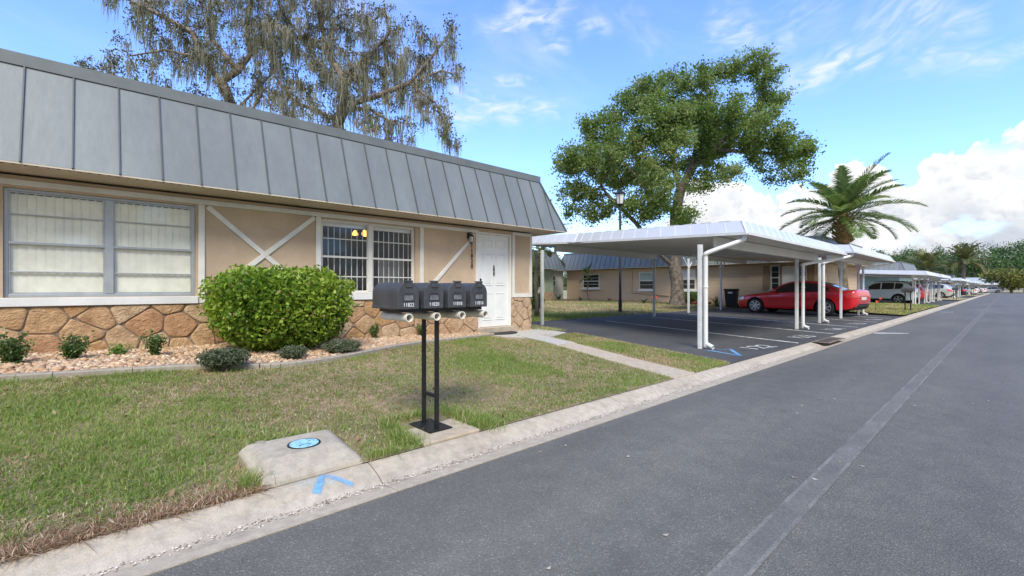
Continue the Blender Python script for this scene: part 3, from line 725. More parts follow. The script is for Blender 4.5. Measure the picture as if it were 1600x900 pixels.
# windows
def window(hole, name, sashes, muntins, frame_mat, sill_y):
    y0, y1, z0, z1 = hole; X = WX-.055
    m = MB(); f_ = .035; ym = (y0+y1)/2-.0
    if name == 'blind': ym = .15
    else: ym = 3.68
    m.box((X-.04,y0,z0),(X+.012,y0+f_,z1)); m.box((X-.04,y1-f_,z0),(X+.012,y1,z1)); m.box((X-.04,y0+f_,z1-f_),(X+.012,y1-f_,z1)); m.box((X-.04,y0+f_,z0),(X+.014,y1-f_,z0+.04)); m.box((X-.045,ym-.042,z0+.041),(X+.02,ym+.042,z1-f_-.001))
    wn = hb('window', m, frame_mat, bevel=.004)
    for a, b_ in ((y0+f_, ym-.042), (ym+.042, y1-f_)):
        for z, t, dx in sashes:
            sm = MB(); zz = z0+(z1-z0)*z; sm.box((X-.02,a,zz-t/2),(X+dx,b_,zz+t/2)); sub('sash_rail', sm, frame_mat, wn, bevel=.003)
        sm = MB()
        for d in (a+.008, b_-.008): sm.box((X-.025,d-.008,z0+.041),(X-.002,d+.008,z1-f_-.001))
        for d in (z0+.048, z1-f_-.009): sm.box((X-.0255,a,d-.008),(X-.0025,b_,d+.008))
        sub('sash', sm, frame_mat, wn)
        pm = MB(); pm.quad((X-.014,a,z0+.04),(X-.014,b_,z0+.04),(X-.014,b_,z1-f_),(X-.014,a,z1-f_)); sub('pane', pm, M['glass'], wn)
    m = MB(); m.box((WX-.05,sill_y[0],z0-.105),(WX+.045,sill_y[1],z0-.004)); hb('window_sill', m, M['white'], bevel=.004)
    return wn
w1 = window(W1, 'blind', [(.235,.018,.0),(.50,.03,.016),(.765,.014,-.004)], None, M['alu'], (-2.6,1.085))
w2 = window(W2, 'bars', [(.235,.018,-.002),(.50,.034,.012),(.745,.018,-.002)], None, M['trim'], (2.70,4.76))
m = MB()
for a, b_ in ((-.73,.11),(.19,1.03)):
    y = a
    while y < b_:
        x = WX-.092; m.quad((x+.005,y,1.12),(x-.005,y+.081,1.12),(x-.005,y+.081,2.315),(x+.005,y,2.315)); y += .078
    m.box((WX-.14,a,2.318),(WX-.09,b_,2.36))
m.mi = 1; y = -.72
while y < 1.03: m.box((WX-.080,y,2.300),(WX-.077,y+.05,2.316)); y += .075
sub('vertical_blind', m, [M['blind'], M['rubber']], w1)
m = MB(); y = 2.86
while y < 4.53:
    x = WX-.15; m.box((x-.016,y,1.14),(x-.003,y+.010,2.25)); y += .103
m.box((WX-.20,2.83,2.262),(WX-.12,4.54,2.335))
sub('vertical_blind', m, M['slat'], w2)
m = MB()
for i in range(9): 
    y = 4.02+i*.06; m.quad((WX-.42,y,1.2),(WX-.40+.02*(i % 2),y+.06,1.2),(WX-.40+.02*(i % 2),y+.06,1.78),(WX-.42,y,1.78))
sub('cafe_curtain', m, mat('sheer_cloth', (.22,.22,.23), .9), w2)
# the room behind the second window
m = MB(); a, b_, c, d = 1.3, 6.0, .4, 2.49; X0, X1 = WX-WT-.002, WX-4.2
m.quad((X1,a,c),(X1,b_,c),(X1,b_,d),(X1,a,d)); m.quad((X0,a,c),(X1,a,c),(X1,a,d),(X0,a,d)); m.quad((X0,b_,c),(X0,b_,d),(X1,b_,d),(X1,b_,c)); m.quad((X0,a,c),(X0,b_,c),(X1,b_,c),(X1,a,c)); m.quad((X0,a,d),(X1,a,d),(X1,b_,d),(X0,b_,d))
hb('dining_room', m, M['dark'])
m = MB(); m.box((WX-WT-.35,-1.1,1.0),(WX-WT-.345,1.3,2.49)); hb('room_wall', m, M['blind'])
ch = empty('chandelier', (-9.0,4.07,2.53), 'small lit chandelier with amber glass shades seen through the barred window', 'chandelier')
m = MB(); m.tube([(0,0,0),(0,0,-.16)], .008, 6); 
for a in range(3): m.tube([(0,0,-.16),(.07*math.cos(a*2.1),.07*math.sin(a*2.1),-.20),(.13*math.cos(a*2.1),.13*math.sin(a*2.1),-.17)], .007, 6)
m.build('stem', M['bronze'], ch)
for a in range(3):
    c_ = (.13*math.cos(a*2.1), .13*math.sin(a*2.1), -.20)
    MB().lathe([(.012,.055),(.03,.04),(.055,.0),(.06,-.04),(.045,-.05)], c_, 14).build('lamp_shade', emit_mat('amber_shade', (1.,.42,.08), 1.1) if a == 0 else bpy.data.materials['amber_shade'], ch, smooth=True)
    MB().lathe([(0,.02),(.022,.01),(.028,-.02),(.015,-.045),(0,-.05)], c_, 10).build('bulb', emit_mat('warm_bulb', (1.,.70,.30), 2.6) if a == 0 else bpy.data.materials['warm_bulb'], ch, smooth=True)
# front door
y0, y1, z0, z1 = DR; X = WX-.04
m = MB(); m.box((X-.05,y0,z0),(WX+.012,y0+.035,z1)); m.box((X-.05,y1-.035,z0),(WX+.012,y1,z1)); m.box((X-.05,y0+.035,z1-.035),(WX+.012,y1-.035,z1)); hb('door_frame', m, M['door'], bevel=.003)
m = MB(); m.box((X-.045,y0+.037,z0+.005),(X-.005,y1-.037,z1-.037)); dr = hb('door', m, M['door'], bevel=.003)
w_ = y1-y0-.074; yl = y0+.037
for a, b_ in ((.13,.45),(.55,.87)):
    for c, d in ((.06,.40),(.49,.94)):
        pass
    for c, d in ((.075,.37),(.455,.80),(.865,.955)):
        ya, yb = yl+a*w_, yl+b_*w_; H_ = z1-z0-.05; za, zb_ = z0+c*H_, z0+d*H_
        pm = MB(); t = .018
        for (p, q) in (((ya,za),(yb,za+t)),((ya,zb_-t),(yb,zb_)),((ya,za+t),(ya+t,zb_-t)),((yb-t,za+t),(yb,zb_-t))): pm.box((X-.006,p[0],p[1]),(X+.005,q[0],q[1]))
        pm.box((X-.006,ya+.045,za+.045),(X+.003,yb-.045,zb_-.045)); sub('door_panel', pm, M['door'], dr, bevel=.005)
pm = MB(); yc = (y0+y1)/2; pm.lathe([(0,.012),(.022,.010),(.026,0)], (X,yc,1.615), 12, 'x'); pm.box((X,yc-.012,1.48),(X+.014,yc+.012,1.67)); pm.prism([(X,yc-.02,1.53),(X,yc+.02,1.53),(X,yc,1.46)], (.014,0,0)); pm.lathe([(0,.03),(.012,.022),(.02,.0)], (X,yc,1.68), 10); sub('knocker', pm, M['blackmetal'], dr)
pm = MB(); pm.lathe([(.028,0),(.028,.01),(.012,.012),(.012,.04),(.028,.045),(.03,.06),(.02,.072),(0,.075)], (X-.005,y0+.10,1.25), 14, 'x'); sub('door_knob', pm, M['blackmetal'], dr, smooth=True)
pm = MB(); pm.lathe([(.026,0),(.026,.016),(0,.018)], (X-.005,y0+.10,1.38), 14, 'x'); sub('deadbolt', pm, M['blackmetal'], dr)
m = MB(); m.box((WX-.12,6.06,.17),(WX+.10,7.14,.332)); hb('door_step', m, M['concrete_step'], bevel=.01)
# wall lantern and house number
m = MB(); yl, zl = 5.86, 2.27
m.box((WX,yl-.035,zl-.02),(WX+.02,yl+.035,zl+.10)); m.tube([(WX+.01,yl,zl+.06),(WX+.05,yl,zl+.10),(WX+.10,yl,zl+.09)], .012, 8); m.lathe([(0,.075),(.02,.06),(.065,.03),(.068,.015),(0,.01)], (WX+.10,yl,zl), 12); m.lathe([(0,-.135),(.03,-.13),(.034,-.11),(0,-.105)], (WX+.10,yl,zl), 12)
for a in range(4): m.bar((WX+.10+.05*math.cos(a*1.57+.78),yl+.05*math.sin(a*1.57+.78),zl+.015), (WX+.10+.032*math.cos(a*1.57+.78),yl+.032*math.sin(a*1.57+.78),zl-.115), .008, .008)
wl = hb('wall_lantern', m, M['blackmetal'])
m = MB().lathe([(.044,.012),(.030,-.105)], (WX+.10,yl,zl), 12); sub('lantern_glass', m, mat('frosted_glass', (.62,.62,.58), .2), wl, smooth=True)
RX = Matrix(((0,0,1,0),(1,0,0,0),(0,1,0,0),(0,0,0,1)))
for i, ch_ in enumerate('11820'):
    o = text_obj('house_number', ch_, .135, M['bronze'], Matrix.Translation((WX+.012,5.945,2.105-.112*i)) @ RX, house, True, .012, sx=.95)
# roof: standing seam mansard
def mansard(par, x0, x1, y0, y1, ze, ov, run, rise, seam, sides, roof_m, cap_h=.12, first=.0, vents=False):
    """footprint x0..x1, y0..y1 of the walls; sides: which faces get their seams modelled"""
    X0, X1, Y0, Y1 = x0-ov, x1+ov, y0-ov, y1+ov; zt = ze+rise
    e = [(X0,Y0),(X1,Y0),(X1,Y1),(X0,Y1)]; t = [(X0+run,Y0+run),(X1-run,Y0+run),(X1-run,Y1-run),(X0+run,Y1-run)]
    m = MB()
    for i in range(4):
        j = (i+1) % 4; m.quad((*e[i],ze),(*e[j],ze),(*t[j],zt),(*t[i],zt))
    m.quad(*[(*p,zt+cap_h*.5) for p in t])
    rf = m.build('roof', roof_m, par, world=True, recalc=False)
    sm = MB(); k_ = {'s': (0,1), 'e': (1,2), 'n': (2,3), 'w': (3,0)}
    for s_ in sides:
        i, j = k_[s_]; a, b_ = Vector((*e[i],ze)), Vector((*e[j],ze)); ta, tb = Vector((*t[i],zt)), Vector((*t[j],zt)); L = (b_-a).length; d = (b_-a)/L
        nrm = d.cross((ta-a)-(d*(ta-a).dot(d))).normalized()
        if nrm.z < 0: nrm = -nrm
        q = first % seam
        while q < L:
            bot = a+d*q; lim = min(q, L-q)/run if min(q, L-q) < run else 1.
            up_ = ((ta-a)-d*(ta-a).dot(d)); topp = bot+up_*lim
            if lim > .12: sm.bar(bot+nrm*.010, topp+nrm*.010, .014, .022, up=nrm)
            q += seam
        sm.bar(a+nrm*.008, ta+nrm*.008, .05, .02, up=nrm)
        sm.bar(b_+nrm*.008, tb+nrm*.008, .05, .02, up=nrm)
    sub('standing_seam', sm, M['roof_edge'], rf)
    cm = MB(); c0 = .02
    for i in range(4):
        j = (i+1) % 4; ou = [( -c0,-c0),(c0,-c0),(c0,c0),(-c0,c0)]
        a, b_ = (t[i][0]+ou[i][0], t[i][1]+ou[i][1]), (t[j][0]+ou[j][0], t[j][1]+ou[j][1]); ia, ib = t[i], t[j]
        cm.quad((*a,zt-.008),(*b_,zt-.008),(*b_,zt+cap_h),(*a,zt+cap_h)); cm.quad((*a,zt-.008),(*ia,zt-.008),(*ib,zt-.008),(*b_,zt-.008))
        iw = [(.25,.25),(-.25,.25),(-.25,-.25),(.25,-.25)]
        cm.quad((*a,zt+cap_h),(*b_,zt+cap_h),(t[j][0]+iw[j][0],t[j][1]+iw[j][1],zt+cap_h-.01),(t[i][0]+iw[i][0],t[i][1]+iw[i][1],zt+cap_h-.01))
    sub('roof_cap', cm, M['roof_cap'], rf)
    sf = MB(); sf.quad((X0,Y0,ze-.018),(X1,Y0,ze-.018),(X1,Y1,ze-.018),(X0,Y1,ze-.018))
    for i in range(4):
        j = (i+1) % 4; sf.quad((*e[i],ze-.018),(*e[j],ze-.018),(*e[j],ze-.002),(*e[i],ze-.002))
    if vents:
        sf.mi = 1; y = -2.
        while y < HY+.4: sf.box((X1-.06,y,ze-.0195),(X1-.025,y+.026,ze-.0175)); y += .085
    so_ = sf.build('soffit', [M['soffit'], M['dark']], par, world=True)
    return rf, so_
rf, so_ = mansard(house, -18, WX, -14, HY, 2.545, .60, .46, 1.19, .405, 'es', M['roof'], .135, first=(-.58+14.6), vents=True)
o = MB().prism([(-7.52+.30*math.cos(a)-.0*(a > 3.14), 6.58+.42*math.sin(a), .206) for a in np.linspace(-1.571, 1.571, 16)]+[(-7.62,7.0,.206),(-7.62,6.16,.206)], (0,0,.018)).build('door_mat', M['rubber'], bevel=.004)
tag(o, 'black half round rubber mat below the white front door', 'door mat')
# ---------------------------------------------------------------- carports
M['cp_roof'] = mat('carport_metal', (.64,.65,.66), .30, .25, var=.03, scale=1.2, coat=.2)
M['cp_under'] = mat('carport_underside', (.74,.73,.69), .6, var=.04, scale=1.)
M['cp_steel'] = mat('carport_steel', (.60,.61,.61), .5, var=.06, scale=6, fine=.05)
SL = .055                                     # roofs fall towards the road
def carport(name, org, length, posts, far_posts, zl_, label, group, deep=6.9, back=0., cut=True, braces=True):
    """local frame: +x towards the road, origin on the ground under the near roadside corner"""
    c = empty(name, org, label, 'carport', group)
    k = .24
    def zr(x): return zl_+SL*(-x)
    if cut: poly = [(0,0),(-5.0,5.0*k),(-deep,5.0*k+.05),(-deep-.05,length-.1+back),(-5.,length+.9*k+back),(-.06,length)]
    else: poly = [(0,0),(-deep,deep*k),(-deep,length+deep*k),(0,length)]
    n = len(poly); cx, cy = sum(p[0] for p in poly)/n, sum(p[1] for p in poly)/n
    ins = .17; H = .29
    def inset(i, t):
        p0, p1, p2 = (Vector(poly[(i+q) % n]) for q in (-1, 0, 1))
        a = (p1-p0).normalized(); b_ = (p2-p1).normalized(); na, nb = Vector((a.y, -a.x)), Vector((b_.y, -b_.x))
        if na.dot(Vector((cx, cy))-p1) < 0: na = -na
        if nb.dot(Vector((cx, cy))-p1) < 0: nb = -nb
        v = na+nb; v = v/max(.35, v.dot(na)); return p1+v*t
    lo = [Vector((p[0], p[1], zr(p[0]))) for p in poly]; hi = [Vector((*inset(i, ins), zr(poly[i][0])+H)) for i in range(n)]
    m = MB()
    for i in range(n): j = (i+1) % n; m.quad(lo[i], lo[j], hi[j], hi[i])
    fas = m.build('fascia', M['cp_roof'], c)
    m = MB()
    for i in range(n):
        j = (i+1) % n; L = (lo[j]-lo[i]).length; d = (lo[j]-lo[i])/L; nn = d.cross(Vector((0,0,1)));
        if nn.dot(Vector((cx,cy,0))-lo[i]) > 0: nn = -nn
        m.bar(lo[i]+nn*.012+Vector((0,0,.02)), lo[j]+nn*.012+Vector((0,0,.02)), .03, .05)
        for q in np.arange(.4, L-.2, .406):
            a = lo[i]+d*q; b_ = hi[i]+(hi[j]-hi[i])*(q/L); m.bar(a+nn*.002, b_+nn*.002, .012, .006, up=nn)
        m.bar(lo[i]+nn*.004, hi[i]+nn*.004, .045, .02, up=nn); m.bar(lo[j]+nn*.004, hi[j]+nn*.004, .045, .02, up=nn)
    m.build('fascia_trim', M['white'], fas)
    # ribbed deck on top, its ribs run from the back to the road
    m = MB(); m.add([h+Vector((0,0,-.05)) for h in hi], [tuple(range(n))])
    y = .25
    while y < length-.1:
        for (xa, xb, dy) in ((hi[0].x+.0, -deep+.15, 0),):
            p = Vector((xa-.06, y+.05, zr(xa)+H-.03)); q = Vector((-4.9, y+4.9*k, zr(-4.9)+H-.03)); q2 = Vector((-deep+.2, y+4.9*k+.02, zr(-deep)+H-.03))
            m.bar(p, q, .09, .05); m.bar(q, q2, .09, .05)
        y += .30
    x = -.4
    while x > -4.9: p = Vector((x, -x*k+.185, zr(x)+H-.026)); m.bar(p, p+Vector((-.24, .24*k, .013)), .03, .06); x -= .40
    m.build('deck', M['cp_roof'], c)
    m = MB(); m.add([h+Vector((0,0,.03)) for h in lo], [tuple(range(n))]); 
    for y in np.arange(.3, length-.2, .3048): m.bar(Vector((-.1, y, zr(-.1)+.026)), Vector((-deep+.2, y+4.9*k, zr(-deep)+.026)), .02, .012)
    m.build('roof_underside', M['cp_under'], c)
    # beams along the rows of posts, cross rafters at the posts
    px_, fx = posts[0][0], far_posts[0][0]
    for (X_, ys) in ((px_, posts), (fx, far_posts)):
        y0 = .35-X_*k*.9; y1 = length-.3-X_*k*.6
        if X_ == fx: y1 = length+back-.2
        m = MB(); m.box((X_-.05,y0,zr(X_)-.19),(X_+.05,y1,zr(X_)+.012)); m.build('beam', M['cp_under'], c, bevel=.004)
    for (X_, ys) in ((px_, posts), (fx, far_posts)):
        for (x, y) in ys:
            zb_ = zlot(org[0]+x)-org[2] if -10.3 < org[0]+x else .1
            m = MB(); m.box((x-.042,y-.030,zb_-.02),(x+.042,y+.030,zr(X_)-.185)); m.box((x-.028,y-.042,zb_-.02),(x+.028,y-.0305,zr(X_)-.188)); m.box((x-.028,y+.0305,zb_-.02),(x+.028,y+.042,zr(X_)-.188))
            m.build('post', M['cp_steel'], c, bevel=.003)
            if braces and (X_ == fx or y > 1.):
                m = MB()
                for s_ in (-1, 1): m.bar((x, y+s_*.03, zr(X_)-.60), (x, y+s_*.48, zr(X_)-.17), .04, .04)
                m.build('brace', M['cp_steel'], c)
    # downspout from the roadside corner bending back to the first post and down
    x, y = posts[0]; zb_ = zlot(org[0]+x)-org[2]; zt = zr(0)
    def spout(corner, py_, sgn):
        cx_, cy_ = corner
        pts = [(cx_,cy_,zt+.02),(cx_-.01,cy_,zt-.05),(cx_-.06,cy_+(py_-cy_)*.1,zt-.10),(x+.16,py_-.0,zt-.30),(x+.115,py_,zt-.36),(x+.11,py_,zt-.46),(x+.11,py_,zb_+.16),(x+.125,py_,zb_+.10),(x+.26,py_-.02,zb_+.045)]
        m = MB(); m.tube(spline3(pts), .042, 10, cap=False); m.tube([(x+.11,py_,1.2),(x+.11,py_,1.23)], .047, 10); m.build('downspout', M['white'], c, smooth=True)
    spout((-.09,.12), posts[0][1]-.01, 1); spout((-.13,length-.12), posts[-1][1]+.02, -1)
    return c
def spline3(pts, n=5):
    out = []
    P_ = [np.array(p, float) for p in pts]
    for i in range(len(P_)-1):
        p0, p1, p2, p3 = P_[max(0, i-1)], P_[i], P_[i+1], P_[min(len(P_)-1, i+2)]
        for t in np.arange(n)/n: out.append(tuple(.5*((2*p1)+(-p0+p2)*t+(2*p0-5*p1+4*p2-p3)*t*t+(-p0+3*p1-3*p2+p3)*t**3)))
    return out+[tuple(P_[-1])]
G1 = 'white metal carports along the road'
A1 = Vector((-3.14,8.6,0)); A2 = Vector((-3.3,18.0,.05))
cp1 = carport('carport', A1, 7.7, [(-.78,-.17),(-.82,5.8)], [(-6.1,1.1),(-6.0,7.2)], 2.16, 'nearest white carport with an empty bay, beside the near beige house', G1, deep=7.1, braces=False)
cp2 = carport('carport', A2, 8.1, [(-.85,-.5),(-.9,2.55),(-.9,5.5)], [(-6.1,1.1),(-6.3,4.9)], 2.28, 'white carport sheltering the red sedan', G1, deep=7.0, back=-.4)
cp3 = carport('carport', (-3.35,38.6,0), 8.6, [(-.8,.8),(-.8,3.8),(-.8,6.9)], [(-6.1,2.),(-6.1,7.)], 2.0, 'white carport sheltering the silver crossover', G1, cut=False, deep=6.8)
for y, lb in ((48.3, 'white carport just beyond the one over the silver crossover'), (70.8, 'white carport beyond the far grass strip, over the grey hatchback'), (80.6, 'fifth white carport away along the kerb'), (102.8, 'sixth white carport away along the kerb'), (112.6, 'seventh white carport away along the kerb'), (136, 'farthest white carport on the roadside row')):
    copy_thing(cp3, (-3.35,y,0), label=lb)
# the row of carports across the end of the road
for i in range(5):
    lb = ['white roofed carport across the road end, left of the two white cars', 'white roofed carport across the road end, over the first white car', 'white roofed carport across the road end, in line with the road centre', 'white roofed carport across the road end, in front of the round yellow tree', 'white roofed carport across the road end, rightmost'][i]
    copy_thing(cp3, (-16+i*8.8,176,.1), R(-90), label=lb, group='white carports across the end of the road')
# ---------------------------------------------------------------- mailboxes
def mail_stand(org, label, nums):
    s = empty('mailbox_stand', org, label, 'mailboxes', 'mailbox stands along the kerb')
    m = MB(); m.box((-.16,-.105,.002),(.16,.105,.012)); m.build('base_plate', M['blackmetal'], s, bevel=.002)
    zt = .935
    for x in (-.095, .095): m = MB(); m.box((x-.0145,-.0145,.012),(x+.0145,.0145,zt)); m.build('post', M['blackmetal'], s, bevel=.003)
    m = MB(); m.bar((-.075,0,.26),(.075,0,.26), .026, .026); m.build('crossbar', M['blackmetal'], s, bevel=.002)
    m = MB(); m.box((-.16,-.36,zt),(.14,.42,zt+.028)); m.build('shelf', M['blackmetal'], s, bevel=.002)
    for i in range(4):
        y = -.315+i*.217; z0 = zt+.030; w_ = .0875; hs = .112; x0, x1 = -.20, .185
        def arch(wd, h0, rz, n=14): return [(-wd,0),(wd,0)]+[(wd*math.cos(a), h0+rz*math.sin(a)) for a in np.linspace(0, math.pi, n)]
        pr = arch(w_*.97, hs, .082); m = MB()
        for (xa, xb, sc_) in ((x0, x1, 1.),):
            m.prism([(xa, y+p[0], z0+p[1]*1.) for p in pr], (xb-xa,0,0))
        m.box((x0-.004,y-w_,z0-.004),(x1-.01,y+w_,z0+.018))
        mb = m.build('mailbox', M['plastic'], s, bevel=.004)
        m = MB(); pr = arch(w_, hs, .088); m.prism([(x1+.001, y+p[0], z0-.003+p[1]) for p in pr], (.022,0,0))
        dr_ = m.build('mailbox_door', M['plastic'], mb, bevel=.005)
        xf = x1+.024
        m = MB(); m.box((x1+.003,y-.032,z0+hs+.084),(xf+.010,y+.032,z0+hs+.096)); m.box((xf-.001,y-.024,z0+hs+.045),(xf+.006,y+.030,z0+hs+.084))
        m.box((xf-.001,y-.002,z0+hs-.0),(xf+.003,y+.002,z0+hs+.05)); m.box((xf-.001,y+.026,z0+hs+.0),(xf+.003,y+.030,z0+hs+.05)); m.box((xf-.001,y-.03,z0+hs+.002),(xf+.0028,y+.03,z0+hs+.006)); m.build('latch', M['plastic'], dr_, bevel=.002)
        m = MB(); ya, yb, za, zb_ = y-.045, y+.045, z0+.056, z0+.108; t = .006
        m.box((xf-.001,ya,za),(xf+.004,ya+t,zb_)); m.box((xf-.001,yb-t,za),(xf+.004,yb,zb_)); m.box((xf-.001,ya+t,za),(xf+.004,yb-t,za+t)); m.box((xf-.001,ya+t,zb_-t),(xf+.004,yb-t,zb_)); m.build('name_frame', M['plastic_dark'], dr_)
        m = MB(); m.box((xf-.002,ya+t,za+t),(xf+.001,yb-t,zb_-t)); m.build('name_plate', M['plate'], dr_)
        if nums: text_obj('number', nums[i], .040, M['lettering'], Matrix.Translation((xf+.002,y,z0+.028)) @ RX, dr_, False, .002, sx=.9)
        yt = -.315+i*.238+.01; zt_ = zt-.036
        m = MB(); m.lathe([(.0245,-.19),(.031,-.19),(.031,.205),(.0245,.205),(.0245,-.19)], (0,yt,zt_), 18, 'x'); m.build('newspaper_tube', M['pvc'], s, smooth=False)
    return s
ms = mail_stand(Vector((-3.15,2.0,.083)), 'near row of four charcoal mailboxes with white numbers on a black steel stand', ['11822','11820','11818','11816'])
def far_stand(org, lab):
    s = empty('mailbox_stand', org, lab, 'mailboxes', 'mailbox stands along the kerb')
    for x in (-.1, .1): m = MB(); m.box((x-.02,-.02,0),(x+.02,.02,.9)); m.build('post', M['blackmetal'], s)
    m = MB(); m.box((-.16,-.4,.9),(.14,.44,.925)); m.build('shelf', M['blackmetal'], s)
    for i in range(4):
        y = -.315+i*.217; m = MB(); m.prism([(-.2, y+p[0], .93+p[1]) for p in [(-.086,0),(.086,0)]+[(.086*math.cos(a), .112+.085*math.sin(a)) for a in np.linspace(0, math.pi, 10)]], (.42,0,0)); m.build('mailbox', M['plastic'], s, bevel=.004)
    return s
fs_ = far_stand((-3.2,28.6,.10), 'dark mailbox row on thin posts standing on the grass past the red sedan')
copy_thing(fs_, (-3.3,59.5,.10), label='small dark mailbox row in front of the grey hatchback'); copy_thing(fs_, (-3.3,91.5,.10), label='tiny dark mailbox row farthest along the kerb')
# ---------------------------------------------------------------- lamp post
lp = at(969, 483, 19.3); lx, ly = lp.x, lp.y; zg = zback(lx)
L_ = empty('street_lamp', (lx,ly,zg), 'black lamp post with a lantern head rising behind the nearest carport', 'street lamp')
m = MB(); m.lathe([(.075,0),(.075,.5),(.055,.56),(.05,4.35),(.04,4.4),(.04,4.55)], (0,0,0), 14); m.build('pole', M['blackmetal'], L_, smooth=True)
m = MB(); m.lathe([(.05,4.5),(.14,4.56),(.15,4.60),(.05,4.60)], (0,0,0), 6); m.lathe([(.05,4.99),(.25,5.0),(.26,5.03),(.09,5.13),(.03,5.16),(.03,5.22),(0,5.24)], (0,0,0), 6)
for a in range(6): m.bar((.145*math.cos(a*1.0472),.145*math.sin(a*1.0472),4.6), (.21*math.cos(a*1.0472),.21*math.sin(a*1.0472),5.0), .018, .018)
m.build('lantern_head', M['blackmetal'], L_)
MB().lathe([(.13,4.602),(.195,4.998)], (0,0,0), 6).build('lantern_glass', mat('lantern_glass', (.55,.56,.54), .25), L_)
# ---------------------------------------------------------------- houses beyond
def simple_window(hs, X0, X1, Y, z0, z1, sash=True):
    """window in a wall that faces -y"""
    f = MB(); t = .045
    f.box((X0-t,Y-.035,z0-t),(X0,Y+.02,z1+t)); f.box((X1,Y-.035,z0-t),(X1+t,Y+.02,z1+t)); f.box((X0,Y-.035,z1),(X1,Y+.02,z1+t)); f.box((X0,Y-.036,z0-t),(X1,Y+.02,z0))
    zm = (z0+z1)/2; f.box((X0,Y-.03,zm-.02),(X1,Y+.015,zm+.02)); w_ = hs_part('window', f, M['trim'], hs)
    for z in ((z0+zm)/2, (z1+zm)/2): pass
    p = MB(); p.quad((X0,Y+.004,zm+.02),(X1,Y+.004,zm+.02),(X1,Y+.004,z1),(X0,Y+.004,z1)); sub('pane', p, M['glass_far'], w_)
    p = MB(); p.quad((X0,Y+.006,z0),(X1,Y+.006,z0),(X1,Y+.006,zm-.02),(X0,Y+.006,zm-.02)); sub('pane', p, M['glass_far'], w_)
    b_ = MB(); zz = zm
    while zz < z1-.03: b_.box((X0+.02,Y+.06,zz),(X1-.02,Y+.068,zz+.055)); zz += .075
    sub('blind', b_, M['slat'], w_)
    s_ = MB(); s_.box((X0-.1,Y-.09,z0-.14),(X1+.1,Y+.01,z0-t-.002)); hs_part('window_sill', s_, M['white'], hs)
def hs_part(n, m_, mt, hs, **k): return m_.build(n, mt, hs, world=True, **k)
def wall_y(m, Y, x0, x1, z0, z1, holes, t=.12):
    xs = sorted({x0, x1}|{h[0] for h in holes}|{h[1] for h in holes}); zs = sorted({z0, z1}|{h[2] for h in holes}|{h[3] for h in holes})
    for a, b_ in zip(xs, xs[1:]):
        for c, d in zip(zs, zs[1:]):
            if any(h[0] <= a and b_ <= h[1] and h[2] <= c and d <= h[3] for h in holes): continue
            m.quad((a,Y,c),(b_,Y,c),(b_,Y,d),(a,Y,d))
    for a, b_, c, d in holes: m.box((a,Y+.001,c),(b_,Y+t,d)) if False else m.quad((a,Y+t,c),(b_,Y+t,c),(b_,Y+t,d),(a,Y+t,d))
FY = 26.8
def pxX(px, Y):
    k = (px-800)/FPX; d = Y/(k*ST+CT); return d*(k*CT-ST)
h2 = empty('beige_house', ((-22.9-6.4)/2,31,.2), 'beige house behind the oak tree and the bays, with grey mansard roof', 'house')
wins = [(pxX(912,FY), pxX(936,FY), 1.25, 2.15), (pxX(1000,FY), pxX(1022,FY), 1.15, 2.2), (pxX(1063,FY), pxX(1086,FY), 1.15, 2.3), (pxX(1206,FY), pxX(1217,FY), 1.15, 2.35), (pxX(1250,FY), pxX(1259,FY), 1.15, 2.35)]
hol = [(a, b_, c, d) for a, b_, c, d in wins]
m = MB(); wall_y(m, FY, -22.9, -6.4, 0, 2.5, []); m.quad((-6.4,FY,0),(-6.4,36,0),(-6.4,36,2.5),(-6.4,FY,2.5)); m.quad((-22.9,FY,0),(-22.9,36,0),(-22.9,36,2.5),(-22.9,FY,2.5)); m.quad((-22.9,36,0),(-6.4,36,0),(-6.4,36,2.5),(-22.9,36,2.5))
def block_wall():
    m_, b, p, out = new_mat('block_wall'); P = pos(b)
    sp = b.n('ShaderNodeSeparateXYZ'); b.nt.links.new(P, sp.inputs[0])
    fr = b.m('FRACT', b.m('DIVIDE', sp.outputs[2], .203)); ln = b.step(b.m('ABSOLUTE', b.m('SUBTRACT', fr, .5)), .45, .49)
    msk = b.step(sp.outputs[0], -12.6, -12.4)
    c = b.mix(b.m('MULTIPLY', b.m('MULTIPLY', ln, msk), .35), b.mix(b.noise(P, 1.2, 5, .6), (.49,.37,.26), (.54,.41,.29)), (.34,.24,.16)); b.put(p.inputs['Base Color'], c); p.inputs['Roughness'].default_value = .85
    bump(b, p, b.m('MULTIPLY', ln, -1.), .008); return m_
M['block'] = block_wall()
hs_part('wall', m, M['block'], h2)
M['pane_dark'] = mat('dark_pane', (.025,.03,.032), .08, var=.1, scale=1)
